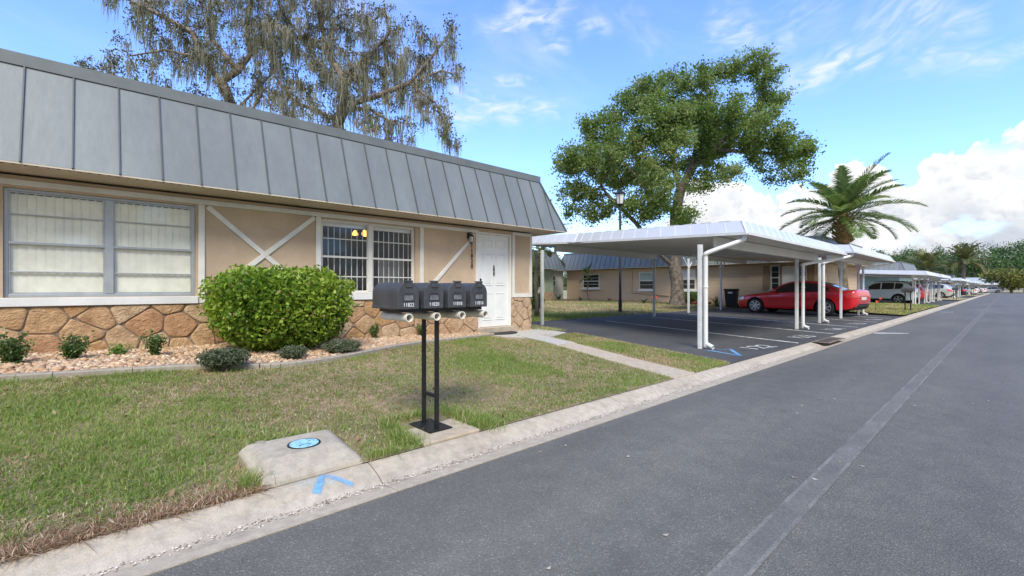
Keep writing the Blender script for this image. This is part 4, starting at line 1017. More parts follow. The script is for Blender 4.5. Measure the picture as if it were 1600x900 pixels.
for i, (a, b_, c, d) in enumerate(wins):
    q = MB(); q.quad((a,FY-.004,c),(b_,FY-.004,c),(b_,FY-.004,d),(a,FY-.004,d)); 
    f = MB(); t = .05; f.box((a-t,FY-.05,c-t),(a,FY-.002,d+t)); f.box((b_,FY-.05,c-t),(b_+t,FY-.002,d+t)); f.box((a,FY-.05,d),(b_,FY-.002,d+t)); f.box((a,FY-.05,c-t),(b_,FY-.002,c)); zm = (c+d)/2; f.box((a,FY-.045,zm-.025),(b_,FY-.006,zm+.025))
    for z in ((c+zm)/2, (d+zm)/2): f.box((a,FY-.03,z-.01),(b_,FY-.006,z+.01))
    wn = hs_part('window', f, M['trim'], h2); sub('pane', q, M['pane_dark'], wn)
    if i in (1, 2): bl = MB(); bl.box((a,FY-.012,zm+.026),(b_,FY-.006,d-.01)); sub('blind', bl, mat('green_blind', (.33,.42,.38), .6) if i == 1 else M['slat'], wn)
    s_ = MB(); s_.box((a-.12,FY-.12,c-.17),(b_+.12,FY-.002,c-t-.003)); hs_part('window_sill', s_, M['white'], h2)
    if i >= 3:
        sh = MB(); sh.box((b_+.09,FY-.04,c-.05),(b_+.38,FY-.002,d+.05)); sh.box((a-.42,FY-.04,c-.05),(a-.13,FY-.002,d+.05)); hs_part('shutter', sh, mat('shutter_brown', (.30,.20,.12), .6) if i == 3 else bpy.data.materials['shutter_brown'], h2)
m = MB(); xa = pxX(1236, FY); m.box((xa-.42,FY-.05,.25),(xa+.42,FY-.004,2.35)); hs_part('door', m, M['door'], h2)
m = MB(); xp = pxX(988, FY); m.tube([(xp,FY-.05,2.4),(xp,FY-.05,.95),(xp+.1,FY-.05,.9),(pxX(1046,FY),FY-.05,.72)], .035, 6); hs_part('conduit', m, M['stucco'], h2)
mansard(h2, -22.9, -6.4, FY, 36, 2.545, .60, .46, 1.19, .405, 's', M['roof'], .1)
# the wing beside it, set towards the courtyard
h3 = empty('pale_house', (-27,20,.2), 'pale green and white house in the left background behind the lamp post', 'house')
m = MB(); m.quad((-22.3,12,0),(-22.3,24.6,0),(-22.3,24.6,2.5),(-22.3,12,2.5)); m.quad((-22.3,24.6,0),(-31,24.6,0),(-31,24.6,2.5),(-22.3,24.6,2.5)); m.quad((-23.2,24.6,0),(-23.2,26.7,0),(-23.2,26.7,2.5),(-23.2,24.6,2.5)); m.quad((-22.3,12,0),(-31,12,0),(-31,12,2.5),(-22.3,12,2.5))
hs_part('wall', m, M['stucco_pale'], h3)
m = MB(); m.box((-22.3,23.7,.95),(-22.27,24.55,2.45)); hs_part('panel', m, mat('sage_panel', (.33,.40,.30), .8), h3)
m = stonework(23.6, 24.6, .05, .95, 3, -22.29, .26); hs_part('stone_base', m, M['stone'], h3)
m = MB(); m.box((-22.3,22.3,1.2),(-22.25,23.3,2.2)); w_ = hs_part('window', m, M['trim'], h3); q = MB(); q.quad((-22.246,22.36,1.25),(-22.246,23.24,1.25),(-22.246,23.24,2.15),(-22.246,22.36,2.15)); sub('pane', q, M['pane_dark'], w_)
m = MB(); m.box((-23.2,24.95,1.35),(-23.16,25.75,2.15)); m.box((-23.16,24.95,1.73),(-23.13,25.75,1.78)); w_ = hs_part('window', m, M['trim'], h3); q = MB(); q.quad((-23.156,25.,1.4),(-23.156,25.7,1.4),(-23.156,25.7,2.1),(-23.156,25.,2.1)); sub('pane', q, M['pane_dark'], w_)
mansard(h3, -31, -22.3, 12, 24.6, 2.545, .60, .46, 1.19, .405, 'en', M['roof'], .1)
m = MB(); m.quad((-23.3,25.2,2.5),(-22.9,25.2,2.5),(-22.9,26.9,2.5),(-23.3,26.9,2.5)); hs_part('soffit', m, M['soffit'], h3)
h4 = empty('mint_house', (-15,62,.2), 'mint green house with grey gable roof behind the silver crossover', 'house')
Y4 = 58.8
m = MB(); wall_y(m, Y4, -26, -7.2, 0, 2.5, []); m.quad((-7.2,Y4,0),(-7.2,68,0),(-7.2,68,2.5),(-7.2,Y4,2.5)); m.quad((-26,68,0),(-7.2,68,0),(-7.2,68,2.5),(-26,68,2.5)); m.quad((-26,Y4,0),(-26,68,0),(-26,68,2.5),(-26,Y4,2.5)); hs_part('wall', m, M['stucco_mint'], h4)
mansard(h4, -26, -7.2, Y4, 68, 2.545, .6, .46, 1.19, .405, 's', M['roof'], .1)
m = MB(); m.box((-12.2,Y4-.04,1.1),(-10.8,Y4,2.3)); w_ = hs_part('window', m, M['trim'], h4); q = MB(); q.quad((-12.1,Y4-.045,1.2),(-10.9,Y4-.045,1.2),(-10.9,Y4-.045,2.2),(-12.1,Y4-.045,2.2)); sub('pane', q, M['pane_dark'], w_)
h5 = empty('grey_house', (-15,94,.2), 'distant pale house with grey roof behind the far carports', 'house')
m = MB(); m.box((-26,91,0),(-7.5,100,2.5)); hs_part('wall', m, M['stucco_pale'], h5); mansard(h5, -26, -7.5, 91, 100, 2.545, .6, .46, 1.19, .405, 's', M['roof'], .1)
h6 = empty('beige_house', (-15,126,.2), 'most distant beige house beside the far end of the road', 'house')
m = MB(); m.box((-26,123,0),(-7.5,132,2.5)); hs_part('wall', m, M['block'], h6); mansard(h6, -26, -7.5, 123, 132, 2.545, .6, .46, 1.19, .405, 's', M['roof'], .1)
# low wall of the bungalows across the end
h7 = empty('grey_house', (5,184,.1), 'long low bungalow with pale grey roof across the end of the road', 'house')
m = MB(); m.box((-25,186,0),(45,194,2.4)); hs_part('wall', m, M['stucco_pale'], h7); m = MB(); m.prism([(-26,185,2.4),(-26,195,2.4),(-26,193,4.2),(-26,187,4.2)], (72,0,0)); hs_part('roof', m, mat('pale_grey_roof', (.36,.40,.43), .5), h7)
# ---------------------------------------------------------------- small things in the courtyard
b0 = at(1143, 474, 24.6); zg = zback(b0.x)
t = empty('wheelie_bin', (b0.x,b0.y,zg), 'black wheeled rubbish bin against the beige wall in front of the red sedan', 'rubbish bin', rz=.2)
m = MB()
pr = [(-.24,-.26,.06),(.24,-.26,.06),(.24,.26,.06),(-.24,.26,.06)]; tp = [(-.31,-.34,.93),(.31,-.34,.93),(.31,.34,.93),(-.31,.34,.93)]
m.add(pr+tp, [(3,2,1,0),(4,5,6,7),(0,1,5,4),(1,2,6,5),(2,3,7,6),(3,0,4,7)]); m.build('tub', M['binmat'], t, bevel=.03)
m = MB(); m.box((-.34,-.38,.935),(.34,.37,.985)); m.prism([(-.33,-.36,.986),(-.33,.35,.986),(-.33,.30,1.03),(-.33,-.30,1.03)], (.66,0,0)); m.build('lid', M['binmat'], t, bevel=.015)
m = MB(); m.tube([(-.28,.42,.92),(.28,.42,.92)], .018, 8); m.build('handle', M['binmat'], t)
for s_ in (-1, 1): m = MB(); m.lathe([(0,-.03),(.12,-.03),(.13,0),(.12,.03),(0,.03)], (s_*.27,.30,.13), 16, 'x'); m.build('wheel', M['rubber'], t)
m = MB(); m.box((-.12,-.352,.78),(.10,-.328,.86)); m.build('sticker', M['lettering'], t)
def flag(px, py, d, label):
    p = at(px, py, d); z = zback(p.x) if p.x < -10 else .14
    f = empty('marker_flag', (p.x,p.y,z), label, 'marker flag', 'small utility marker flags in the grass')
    m = MB(); m.tube([(0,0,0),(0,0,.5)], .006, 5); m.build('wire', M['blackmetal'], f)
    m = MB(); n = 5
    for i in range(n): a, b_ = i/n*.13, (i+1)/n*.13; m.quad((a,.02*math.sin(a*30),.40),(b_,.02*math.sin(b_*30),.40),(b_,.02*math.sin(b_*30),.5),(a,.02*math.sin(a*30),.5))
    m.build('pennant', M['flag'], f)
flag(1025, 470, 25.2, 'small red flag in the grass just left of the oak trunk'); flag(1018, 470, 26.0, 'small red flag in the grass second left of the oak trunk'); flag(1368, 494, 20.3, 'small pink red flag in the grass behind the red sedan'); flag(1374, 480, 26.5, 'small red flag near the silver crossover wheels')
m = MB(); m.box((pxX(1085,25.5),25.2,.3),(pxX(1112,25.5),25.45,.42)); tag(m.build('red_edging_block', mat('red_brick', (.30,.06,.04), .8), bevel=.02), 'low red brick edging block by the spiky plant', 'edging block')
# ---------------------------------------------------------------- plants
def quads(C, U, W_, lens, wids, fold=None):
    """leaf quads: centre C, unit length dir U, unit width dir W_: a pointed leaf of four corners"""
    n = len(C); L = lens[:, None]; w_ = wids[:, None]
    V = np.empty((n, 4, 3)); V[:, 0] = C-U*L*.5; V[:, 1] = C+W_*w_*.5+U*L*.05; V[:, 2] = C+U*L*.5; V[:, 3] = C-W_*w_*.5+U*L*.05
    F = np.arange(n*4).reshape(n, 4); return V.reshape(-1, 3), F
def rand_dirs(n, up=0.):
    d = rng.normal(size=(n, 3)); d[:, 2] += up; return d/np.linalg.norm(d, axis=1, keepdims=True)
def leaf_cloud(C, ln, wd, up=.0, jit=.35):
    n = len(C); U = rand_dirs(n); N = rand_dirs(n, up); W_ = np.cross(N, U); W_ /= np.linalg.norm(W_, axis=1, keepdims=True)+1e-9
    s_ = rng.uniform(1-jit, 1+jit, n); return quads(C, U, W_, ln*s_, wd*s_)
def grow(start, att, D=.35, kill=.6, infl=4., steps=200, sag=0., bend=.12):
    """branches grown towards points of the crown; start: list of polylines (first is the trunk)"""
    P = []; par = []
    for pl in start:
        prev = -1
        if len(P):
            d = np.linalg.norm(np.array(P)-np.array(pl[0]), axis=1); prev = int(np.argmin(d))
        pl = [np.array(q, float) for q in pl]
        for a, b_ in zip(pl, pl[1:]):
            n = max(1, int(np.linalg.norm(b_-a)/D))
            for i in range(n if b_ is not pl[-1] else n+1):
                P.append(a+(b_-a)*i/n); par.append(prev); prev = len(P)-1
    ns = len(P); P = np.array(P); par = list(par); att = np.array(att); wob = rng.normal(size=3)
    near = np.full(len(att), -1); nd = np.full(len(att), 1e9); done = 0
    for it in range(steps):
        new = P[done:]; 
        if len(new) == 0 or len(att) == 0: break
        for i0 in range(0, len(new), 400):
            blk = new[i0:i0+400]; d = np.linalg.norm(att[:, None]-blk[None], axis=2); j = d.argmin(1); dm = d[np.arange(len(att)), j]
            up_ = dm < nd; near[up_] = done+i0+j[up_]; nd[up_] = dm[up_]
        keep = nd > kill; att, near, nd = att[keep], near[keep], nd[keep]; done = len(P)
        ok = nd < infl
        if not ok.any(): break
        adds = []
        for k in np.unique(near[ok]):
            v = att[ok & (near == k)]-P[k]; v = (v/np.linalg.norm(v, axis=1, keepdims=True)).sum(0); v = v/(np.linalg.norm(v)+1e-9)+rng.normal(size=3)*bend; v[2] -= sag; v /= np.linalg.norm(v)+1e-9
            adds.append((P[k]+v*D, k))
        P = np.vstack([P, [a for a, _ in adds]]); par += [k for _, k in adds]
    return P, np.array(par), ns
def radii(P, par, tip=.012, ex=2.2, rmax=None):
    n = len(P); ch = np.zeros(n); kids = np.zeros(n, int)
    for i in range(n-1, -1, -1):
        if kids[i] == 0: ch[i] = tip**ex
        if par[i] >= 0: ch[par[i]] += ch[i]; kids[par[i]] += 1
    r = ch**(1/ex)
    if rmax: r = r*(1 if r.max() < 1e-9 else 1) ; s_ = rmax/r[0]; r = tip+(r-tip)*((rmax-tip)/(r[0]-tip))
    return r, kids
def branch_mesh(name, P, par, r, mat_, parent, n=6, minr=0.):
    """one continuous skin of tapering segments"""
    V = []; F = []; a = np.arange(n)*2*np.pi/n; cs, sn = np.cos(a), np.sin(a); o = 0
    for i in range(len(P)):
        k = par[i]
        if k < 0 or r[i] < minr: continue
        p, q = P[k], P[i]; d = q-p; L = np.linalg.norm(d)
        if L < 1e-6: continue
        d = d/L; ref = np.array([0, 0, 1.]) if abs(d[2]) < .9 else np.array([1., 0, 0]); u = np.cross(d, ref); u /= np.linalg.norm(u); v = np.cross(d, u)
        ra = min(r[k], r[i]*1.35); q2 = q+d*min(.06, r[i]*.5)
        V.append(p-d*min(.04, ra*.4)+ra*(cs[:, None]*u+sn[:, None]*v)); V.append(q2+r[i]*(cs[:, None]*u+sn[:, None]*v))
        F.append(np.stack([o+np.arange(n), o+(np.arange(n)+1) % n, o+n+(np.arange(n)+1) % n, o+n+np.arange(n)], 1)); o += 2*n
    return np_mesh(name, np.concatenate(V), np.concatenate(F), mat_, parent, True, smooth=True)
def blob_points(blobs, n, dens=1.):
    vol = np.array([b_[3]**2*(b_[4] if len(b_) > 4 else b_[3]) for b_ in blobs]); k = rng.choice(len(blobs), n, p=vol/vol.sum()); out = []
    d = rand_dirs(n)*(rng.random(n)**(1/2.3))[:, None]
    for i in range(n):
        b_ = blobs[k[i]]; rz_ = b_[4] if len(b_) > 4 else b_[3]; out.append((b_[0]+d[i, 0]*b_[3], b_[1]+d[i, 1]*b_[3], b_[2]+d[i, 2]*rz_))
    return np.array(out)
# ---- the oak behind the bays
D0 = 26.
def ob(px, py, r, dd=0., fl=.85): p = at(px, py, D0+dd); rr = r/FPX*D0; return (p.x, p.y, p.z, rr, rr*fl)
oak_blobs = [ob(905,255,40,-1), ob(895,305,28,-.5), ob(935,205,36,.5), ob(975,170,34,1), ob(1010,145,34,-1), ob(1050,130,30,1.5), ob(1090,118,30,-1), ob(1130,112,30,1), ob(1175,105,34,0), ob(1210,108,20,-1), ob(1205,150,30,1), ob(1190,195,36,-1.5), ob(1235,240,34,0), ob(1255,245,16,.5), ob(1215,275,18,0), ob(1160,220,34,1.5), ob(1130,175,40,-2), ob(1085,180,40,2), ob(1040,190,42,-2.5), ob(995,225,42,-2), ob(960,270,40,1.5), ob(1010,270,34,3), ob(930,325,28,-1), ob(985,325,30,-2), ob(1035,300,26,-2.5), ob(1065,335,26,-.5), ob(1110,240,28,2.5), ob(1180,255,20,-.5), ob(1025,335,20,1), ob(890,340,14,0), ob(950,240,34,-2.5), ob(1055,230,30,-3), ob(1250,225,24,1), ob(1245,270,24,-.5), ob(1215,205,26,-1), ob(1150,265,22,-2), ob(1125,205,30,3), ob(1075,335,18,-1.5), ob(1035,280,26,-3), ob(1110,290,12,-1)]
tk = lambda px, py, dd=0.: tuple(at(px, py, D0+dd))
base = at(1058, 476, D0); zb0 = zback(base.x)
oak = empty('oak_tree', (base.x,base.y,zb0), 'broad green oak tree in front of the beige house behind the bays', 'tree')
trunk = [(base.x,base.y,zb0-.1), tk(1058,440), tk(1054,418), tk(1055,380,.1), tk(1056,335,.2), tk(1062,300,.1)]
limbs = [trunk, [tk(1054,418), tk(1038,404,-.3), tk(1022,388,-.8), tk(995,350,-1.5), tk(955,310,-1.6)], [tk(1062,300), tk(1053,262,-.4), tk(1048,225,-.8), tk(1020,180,-.6)], [tk(1062,300), tk(1080,264,.3), tk(1112,232,.6), tk(1150,205,.4), tk(1185,160,0)], [tk(1112,232,.6), tk(1165,238,.5), tk(1210,240,.2)], [tk(1080,264,.3), tk(1092,210,.8), tk(1110,150,.6)], [tk(1056,335,.2), tk(1015,300,.8), tk(970,250,1.), tk(930,225,.6)]]
P, par, ns = grow(limbs, blob_points(oak_blobs, 1100), .38, .55, 3.2, 160)
r, kids = radii(P, par, .014, 1.85, .36)
base_fl = (P[:, 2]-P[0, 2]); r = r*np.where(np.arange(len(P)) < 60, 1+.55*np.exp(-np.maximum(base_fl, 0)/.32), 1)
branch_mesh('trunk', P, par, r, M['bark'], oak, 8)
def crown(P, r, ns, n_clump, per, rad, ln, wd, mat_, parent, name='crown', blobs=None, nblob=0, flat=.75, up=.6, rthr=.05):
    tips = np.where((np.arange(len(P)) >= ns) & (r < rthr))[0]; c = P[rng.choice(tips, n_clump)]+rng.normal(size=(n_clump, 3))*.12
    if nblob: c = np.vstack([c, blob_points(blobs, nblob)])
    R_ = rad*rng.uniform(.5, 1.25, len(c)); k = np.repeat(np.arange(len(c)), per)
    off = rng.normal(size=(len(k), 3))*.5; off[:, 2] *= flat
    C = c[k]+off*R_[k][:, None]
    V, F = leaf_cloud(C, ln, wd, up); return np_mesh(name, V, F, mat_, parent, True)
crown(P, r, ns, 3600, 30, .44, .135, .085, M['leaf_oak'], oak, blobs=oak_blobs, nblob=650)
# ---- two old oaks hung with moss behind the near house
D1 = 20.5
def mo(px, py, r_, dd=0., fl=.8): p = at(px, py, D1+dd); rr = r_/FPX*D1; return (p.x, p.y, p.z, rr, rr*fl)
def moss_tree(label, base_px, D, limbs_px, blobs, natt, rmax, nclump, nmoss, drop=None):
    global D1
    D1 = D
    T = lambda px, py, dd=0.: tuple(at(px, py, D+dd))
    b_ = at(base_px, 450, D)
    t = empty('moss_oak', (b_.x,b_.y,.25), label, 'tree', 'old oaks hung with grey moss')
    bl = [mo(*q) for q in blobs]
    lm = [[(b_.x,b_.y,.2)]+[T(*q) for q in limbs_px[0]]]+[[T(*q) for q in l] for l in limbs_px[1:]]
    P, par, ns = grow(lm, blob_points(bl, natt), .30, .42, 3.0, 170, sag=.03, bend=.30)
    r, kids = radii(P, par, .012, 2.05, rmax)
    branch_mesh('trunk', P, par, r, M['bark_moss'], t, 6)
    crown(P, r, ns, nclump, 12, .30, .11, .06, M['leaf_mossoak'], t, up=.3, rthr=.04)
    # hanging moss: bunches of thin drooping strands
    cand = np.where((np.arange(len(P)) > 30) & (r < .11))[0]; V = []; F = []; o = 0
    k_ = rng.choice(cand, nmoss)
    for i in k_:
        ln = rng.gamma(1.8, .29)+.12; ln = min(ln, 1.6); p = P[i]+rng.normal(size=3)*.05; ns_ = rng.integers(5, 13)
        for s_ in range(ns_):
            a = rng.uniform(0, math.pi); u = np.array([math.cos(a), math.sin(a), 0]); w0 = rng.uniform(.008, .024); l2 = ln*rng.uniform(.45, 1.1); c0 = p+rng.normal(size=3)*np.array([.10, .10, .05]); dr_ = rng.normal(size=2)*.05*l2; ph = rng.uniform(0, 6.3)
            for q in range(5):
                f = q/4; wd = w0*(1-f**1.6*.85); c = c0+np.array([dr_[0]*f+.025*math.sin(ph+f*7), dr_[1]*f+.025*math.cos(ph+f*6), -l2*f]); V += [c-u*wd, c+u*wd]
            F += [(o+2*q, o+2*q+1, o+2*q+3, o+2*q+2) for q in range(4)]; o += 10
    np_mesh('hanging_moss', np.array(V), np.array(F), M['moss'], t, True)
    return t
moss_tree('moss draped oak at left behind the near house, with a forked brown trunk', 372, 21., [[(366,175),(352,140),(345,128)], [(345,128),(318,92,-.5),(300,50,-.8),(262,30,-1),(215,6,-1)], [(345,128),(372,110,.5),(392,85,.8),(385,40,1),(400,-30,1)], [(366,175),(300,150,-.4),(250,145,-.8),(200,140,-1),(130,112,-1)], [(372,110,.5),(330,60,1.4),(330,0,1.6)], [(366,175),(400,140,1),(430,110,1.3)], [(318,92,-.5),(260,78,-1.4),(200,88,-1.8)], [(366,200),(398,165,.6),(412,140,.8),(400,110,1.)]],
  [(130,112,30,-1,.45),(185,100,45,0,.6),(110,106,26,-.6,.5),(235,110,45,-1.5,.6),(290,70,60,0),(240,40,50,-1),(200,0,45,0),(330,20,60,1),(400,30,60,0),(380,90,55,1),(330,110,50,-1),(260,140,45,0,.6),(200,135,30,0,.6),(400,130,50,.8),(430,70,50,-.5),(300,-20,60,0),(400,-40,60,1),(160,-20,40,0),(430,160,40,1)], 760, .26, 1050, 800)
moss_tree('moss draped oak at right behind the near house, dense hanging grey moss', 530, 20., [[(530,215),(528,190),(540,165)], [(540,165),(535,120,.4),(510,80,.6),(500,20,.4),(510,-30,.4)], [(540,165),(580,172,-.5),(610,190,-.8),(612,215,-.8),(640,222,-1)], [(528,190),(500,175,.4),(460,160,.6),(430,120,.7),(420,80,.7)], [(540,165),(590,150,-.6),(640,130,-.9),(670,95,-1),(700,55,-1)], [(640,130,-.9),(690,110,-1.),(715,118,-1)], [(535,120,.4),(575,90,-.3),(610,50,-.5),(600,20,-.5)], [(510,80,.6),(470,55,1),(440,20,1)], [(640,130,-.9),(680,160,-1.),(700,200,-1)]],
  [(470,30,55,0),(530,30,55,1),(585,40,50,-.5),(640,60,40,-1),(685,60,40,-1),(710,105,28,-1),(650,120,55,0),(590,110,55,1),(530,110,55,-1),(470,100,55,.5),(450,160,45,.5),(500,170,45,0),(560,180,45,-1),(620,190,45,-.5),(680,170,45,-1),(705,210,26,-1),(440,60,45,1),(500,-30,55,0),(430,-20,50,0),(600,225,30,-.5),(720,60,16,-1)], 880, .26, 1150, 1350)
# ---- palms
def palm(base, h, nf, fl, label, leaf, bark, per=44, boot=True, group='palms', rb=.19, wmul=1., droop=1., emax=80):
    t = empty('palm_tree', base, label, 'palm tree', group)
    b_ = Vector(base); m = MB(); pts = [(b_.x+.05*math.sin(i), b_.y, b_.z-.05+h*i/10) for i in range(11)]
    m.tube(pts, [rb*(1.25-.25*min(1, i/2)) for i in range(11)], 10); m.build('trunk', bark, t, world=True, smooth=True)
    top_ = np.array([b_.x, b_.y, b_.z+h])
    if boot:
        m = MB(); n = 90
        rt = rb; rb = rb*.8; m.lathe([(rb*1.6,-1.25),(rb*2.1,-1.2),(rb*2.5,-.8),(rb*2.4,-.4),(rb*1.6,.0),(rb*.7,.3),(0,.4)], tuple(top_), 14)
        for i in range(n):
            a = i*2.39996; z = -1.2+1.3*i/n; rr = rb*(2.75-1.2*abs(i/n-.35)); d = Vector((math.cos(a), math.sin(a), .9)); p = Vector(top_)+Vector((math.cos(a)*rr*.9, math.sin(a)*rr*.9, z)); m.bar(p, p+d*.17, .13, .04, up=(math.cos(a),math.sin(a),0))
        m.build('boot', M['boot'], t, world=True)
    fr = 0
    for i in range(nf):
        V = []; F = []; rm = MB(); u = (i+.5)/nf; a = i*2.39996+rng.uniform(-.2, .2); e0 = R(emax-u*(emax+14)+rng.uniform(-7, 7)); Lf = fl*rng.uniform(.85, 1.1); dro = R(rng.uniform(38, 62))*(.55+.5*u)*droop
        p = top_+np.array([0, 0, .35-.35*u]); pts = [p]; e = e0; n = 22
        for q in range(n):
            d = np.array([math.cos(a)*math.cos(e), math.sin(a)*math.cos(e), math.sin(e)]); p = p+d*Lf/n; pts.append(p); e -= dro/n*(1.6*q/n+.3)
        pts = np.array(pts); rm.tube([tuple(x) for x in pts[::2]], [.022*(1-.8*k/len(pts[::2])) for k in range(len(pts[::2]))], 5, mi=1)
        side = np.array([-math.sin(a), math.cos(a), 0.])
        for q in range(per):
            f = .12+.88*q/per; x = f*n; k = min(n-1, int(x)); c = pts[k]+(pts[k+1]-pts[k])*(x-k); tn = pts[k+1]-pts[k]; tn /= np.linalg.norm(tn); up_ = np.cross(side, tn); up_ = -up_ if up_[2] < 0 else up_
            ll = Lf*.24*(math.sin(math.pi*min(1, f*.86+.14))**.6)*rng.uniform(.85, 1.1)
            for s_ in (-1, 1):
                d = side*s_*.80+tn*.75+up_*rng.uniform(.15, .5); d /= np.linalg.norm(d); w_ = np.cross(d, up_); w_ /= np.linalg.norm(w_)+1e-9; ww = .026*wmul; o = len(V); mid = c+d*ll*.5; end = c+d*ll-np.array([0,0,ll*.22])
                V += [c-w_*ww*.6, c+w_*ww*.6, mid-w_*ww, mid+w_*ww, end-w_*ww*.15, end+w_*ww*.15]; F += [(o,o+1,o+3,o+2),(o+2,o+3,o+5,o+4)]
        rm.add(V, F, 0); rm.build('frond', [leaf, M['rachis']], t, world=True, recalc=False)
    return t
pb = at(1318, 452, 23.2)
palm((pb.x,pb.y,.12), 4.6, 36, 3.0, 'full green palm with brown leaf boots rising behind the red sedan', M['palm_leaf'], M['palm_bark'], 58, rb=.18, emax=64, droop=1.1)
p = at(1448, 452, 68); palm((p.x,p.y,.1), 3.6, 30, 3.4, 'low spreading yellowish palm behind the distant carports', M['palm_dry'], M['palm_bark'], 30, False, rb=.2, wmul=2.4, droop=1.35)
p = at(1506, 452, 88); palm((p.x,p.y,.1), 6.3, 30, 3.9, 'taller drooping palm with a pale trunk in front of the wood', M['palm_dry'], M['palm_bark'], 30, False, rb=.28, wmul=2.8, droop=1.6)
p = at(907, 400, 25.5)
# young palm frond showing between house and carport
pt = palm((at(838,470,16.5).x,at(838,470,16.5).y,.25), 2.35, 9, 1.5, 'slim young palm partly hidden behind the corner of the near house', M['palm_dry'], M['palm_bark'], 26, False, 'palms', rb=.07, droop=1.5)
# ---- clipped hedge bush
def bush(name, base, rx, ry, h, n, ln, wd, leaf, label, cat, group=None, power=2.6, stems=7, core=True, lumps=.07, shell=.16, dead=0., tap=.72):
    t = empty(name, base, label, cat, group); b_ = np.array(base)
    d = rand_dirs(n); d[:, 2] = d[:, 2]
    p_ = (np.abs(d)**power).sum(1)**(1/power); s_ = d/p_[:, None]
    lump = 1+lumps*(np.sin(d[:, 0]*9+1)*np.sin(d[:, 1]*8+2)*np.cos(d[:, 2]*7)+.6*np.sin(d[:, 0]*21)*np.sin(d[:, 1]*19)*np.sin(d[:, 2]*17))
    rad = (1-shell*rng.random(n)**1.3)*lump*(1+.03*rng.normal(size=n))
    C = s_*rad[:, None]*np.array([rx, ry, h/2])+np.array([0, 0, h*.5+.02])
    C[:, :2] *= np.clip(tap+1.1*(C[:, 2:3]/h), .4, 1.0)**.6
    C += b_; V, F = leaf_cloud(C, ln, wd, .5)
    np_mesh('foliage', V, F, [leaf, M['leaf_dead']], t, True, mi=(rng.random(n) < dead).astype(int))
    m = MB()
    for i in range(stems):
        a = i*6.283/stems; e = b_+np.array([math.cos(a)*rx*.5, math.sin(a)*ry*.5, h*.62]); m.tube([tuple(b_+np.array([math.cos(a)*.05, math.sin(a)*.05, -.03])), tuple((b_+e)/2+np.array([0, 0, .05])), tuple(e)], [.018*h+.003, .012*h+.002, .004], 5)
    m.build('stem', M['bark'], t, world=True)
    if core:
        n2 = n//3; q = rand_dirs(n2)*(rng.random(n2)**.5)[:, None]*.84; C = q*np.array([rx, ry, h/2])+np.array([0, 0, h*.52])+b_; V, F = leaf_cloud(C, ln*2.2, wd*2.4, .2); np_mesh('inner_foliage', V, F, leaf, t, True)
    return t
bush('hedge_bush', (-6.84,1.93,zlawn(-6.8,1.9)+.02), .73, .83, 1.09, 18000, .058, .036, M['leaf_hedge'], 'large clipped round bright green bush against the stone base', 'bush', power=3.8, lumps=.10, dead=.015, tap=.50)
GS = 'small dark shrubs along the pebble bed'
def sprig(base, rx, h, n, label, leaf=None, ln=.034, wd=.018, group=GS, name='small_shrub', st=9):
    """upright open shrub: leaves gathered along several stems"""
    t = empty(name, base, label, 'shrub', group); b_ = np.array(base); m = MB(); C = []
    for i in range(st):
        a = rng.uniform(0, 6.28); rr = rx*rng.uniform(.15, 1.); hh = h*rng.uniform(.55, 1.05); e = b_+np.array([math.cos(a)*rr, math.sin(a)*rr, hh]); md = b_+np.array([math.cos(a)*rr*.35, math.sin(a)*rr*.35, hh*.5])
        m.tube([tuple(b_), tuple(md), tuple(e)], [.008, .006, .002], 5); k = n//st
        f = rng.random(k)**.8*.86+.16; q = b_+(md-b_)*np.minimum(f*2, 1)[:, None]+(e-md)*np.maximum(f*2-1, 0)[:, None]; C.append(q+rng.normal(size=(k, 3))*rx*.17)
    V, F = leaf_cloud(np.concatenate(C), ln, wd, .4); np_mesh('foliage', V, F, leaf or M['leaf_holly'], t, True); m.build('stem', M['bark'], t, world=True); return t
def on_bed(px, py, hz=None):
    z = .3
    for _ in range(6): d = FPX*(EYE-z)/(py-450); p = at(px, py, d); z = zlawn(p.x, p.y)+.02
    return (p.x, p.y, z)
sprig(on_bed(18,571), .17, .30, 1500, 'dark green shrub at the far left edge of the pebble bed', st=16); sprig(on_bed(115,563), .15, .26, 1100, 'dark green shrub below the left pane of the wide window', st=12); sprig(on_bed(241,558), .13, .29, 800, 'open upright shrub below the right pane of the wide window', st=9)
sprig(on_bed(585,530), .12, .27, 700, 'upright green shrub right of the big round bush', st=10); sprig(on_bed(660,526), .12, .25, 500, 'green shrub partly behind the mailbox posts', st=8); sprig(on_bed(723,519), .10, .28, 120, 'sparse nearly bare twiggy shrub left of the front door', leaf=M['leaf_juniper'], st=8); sprig(on_bed(185,556), .16, .10, 500, 'low bright weed patch in the pebbles between two shrubs', leaf=M['leaf_weed'], st=20)
def low(px, py, rx, ry, h, n, label): bush('low_shrub', on_bed(px, py), rx, ry, h, n, .030, .012, M['leaf_juniper'], label, 'shrub', 'low grey green shrubs in the bed', power=2., stems=5, core=True, lumps=.15, shell=.4)
low(350,576, .20, .26, .21, 2600, 'low grey green shrub left of the big round bush by the edging'); low(458,562, .15, .16, .16, 1300, 'small grey green shrub in front of the big round bush'); low(535,552, .20, .26, .17, 2200, 'spreading grey green shrub at the right foot of the big round bush')
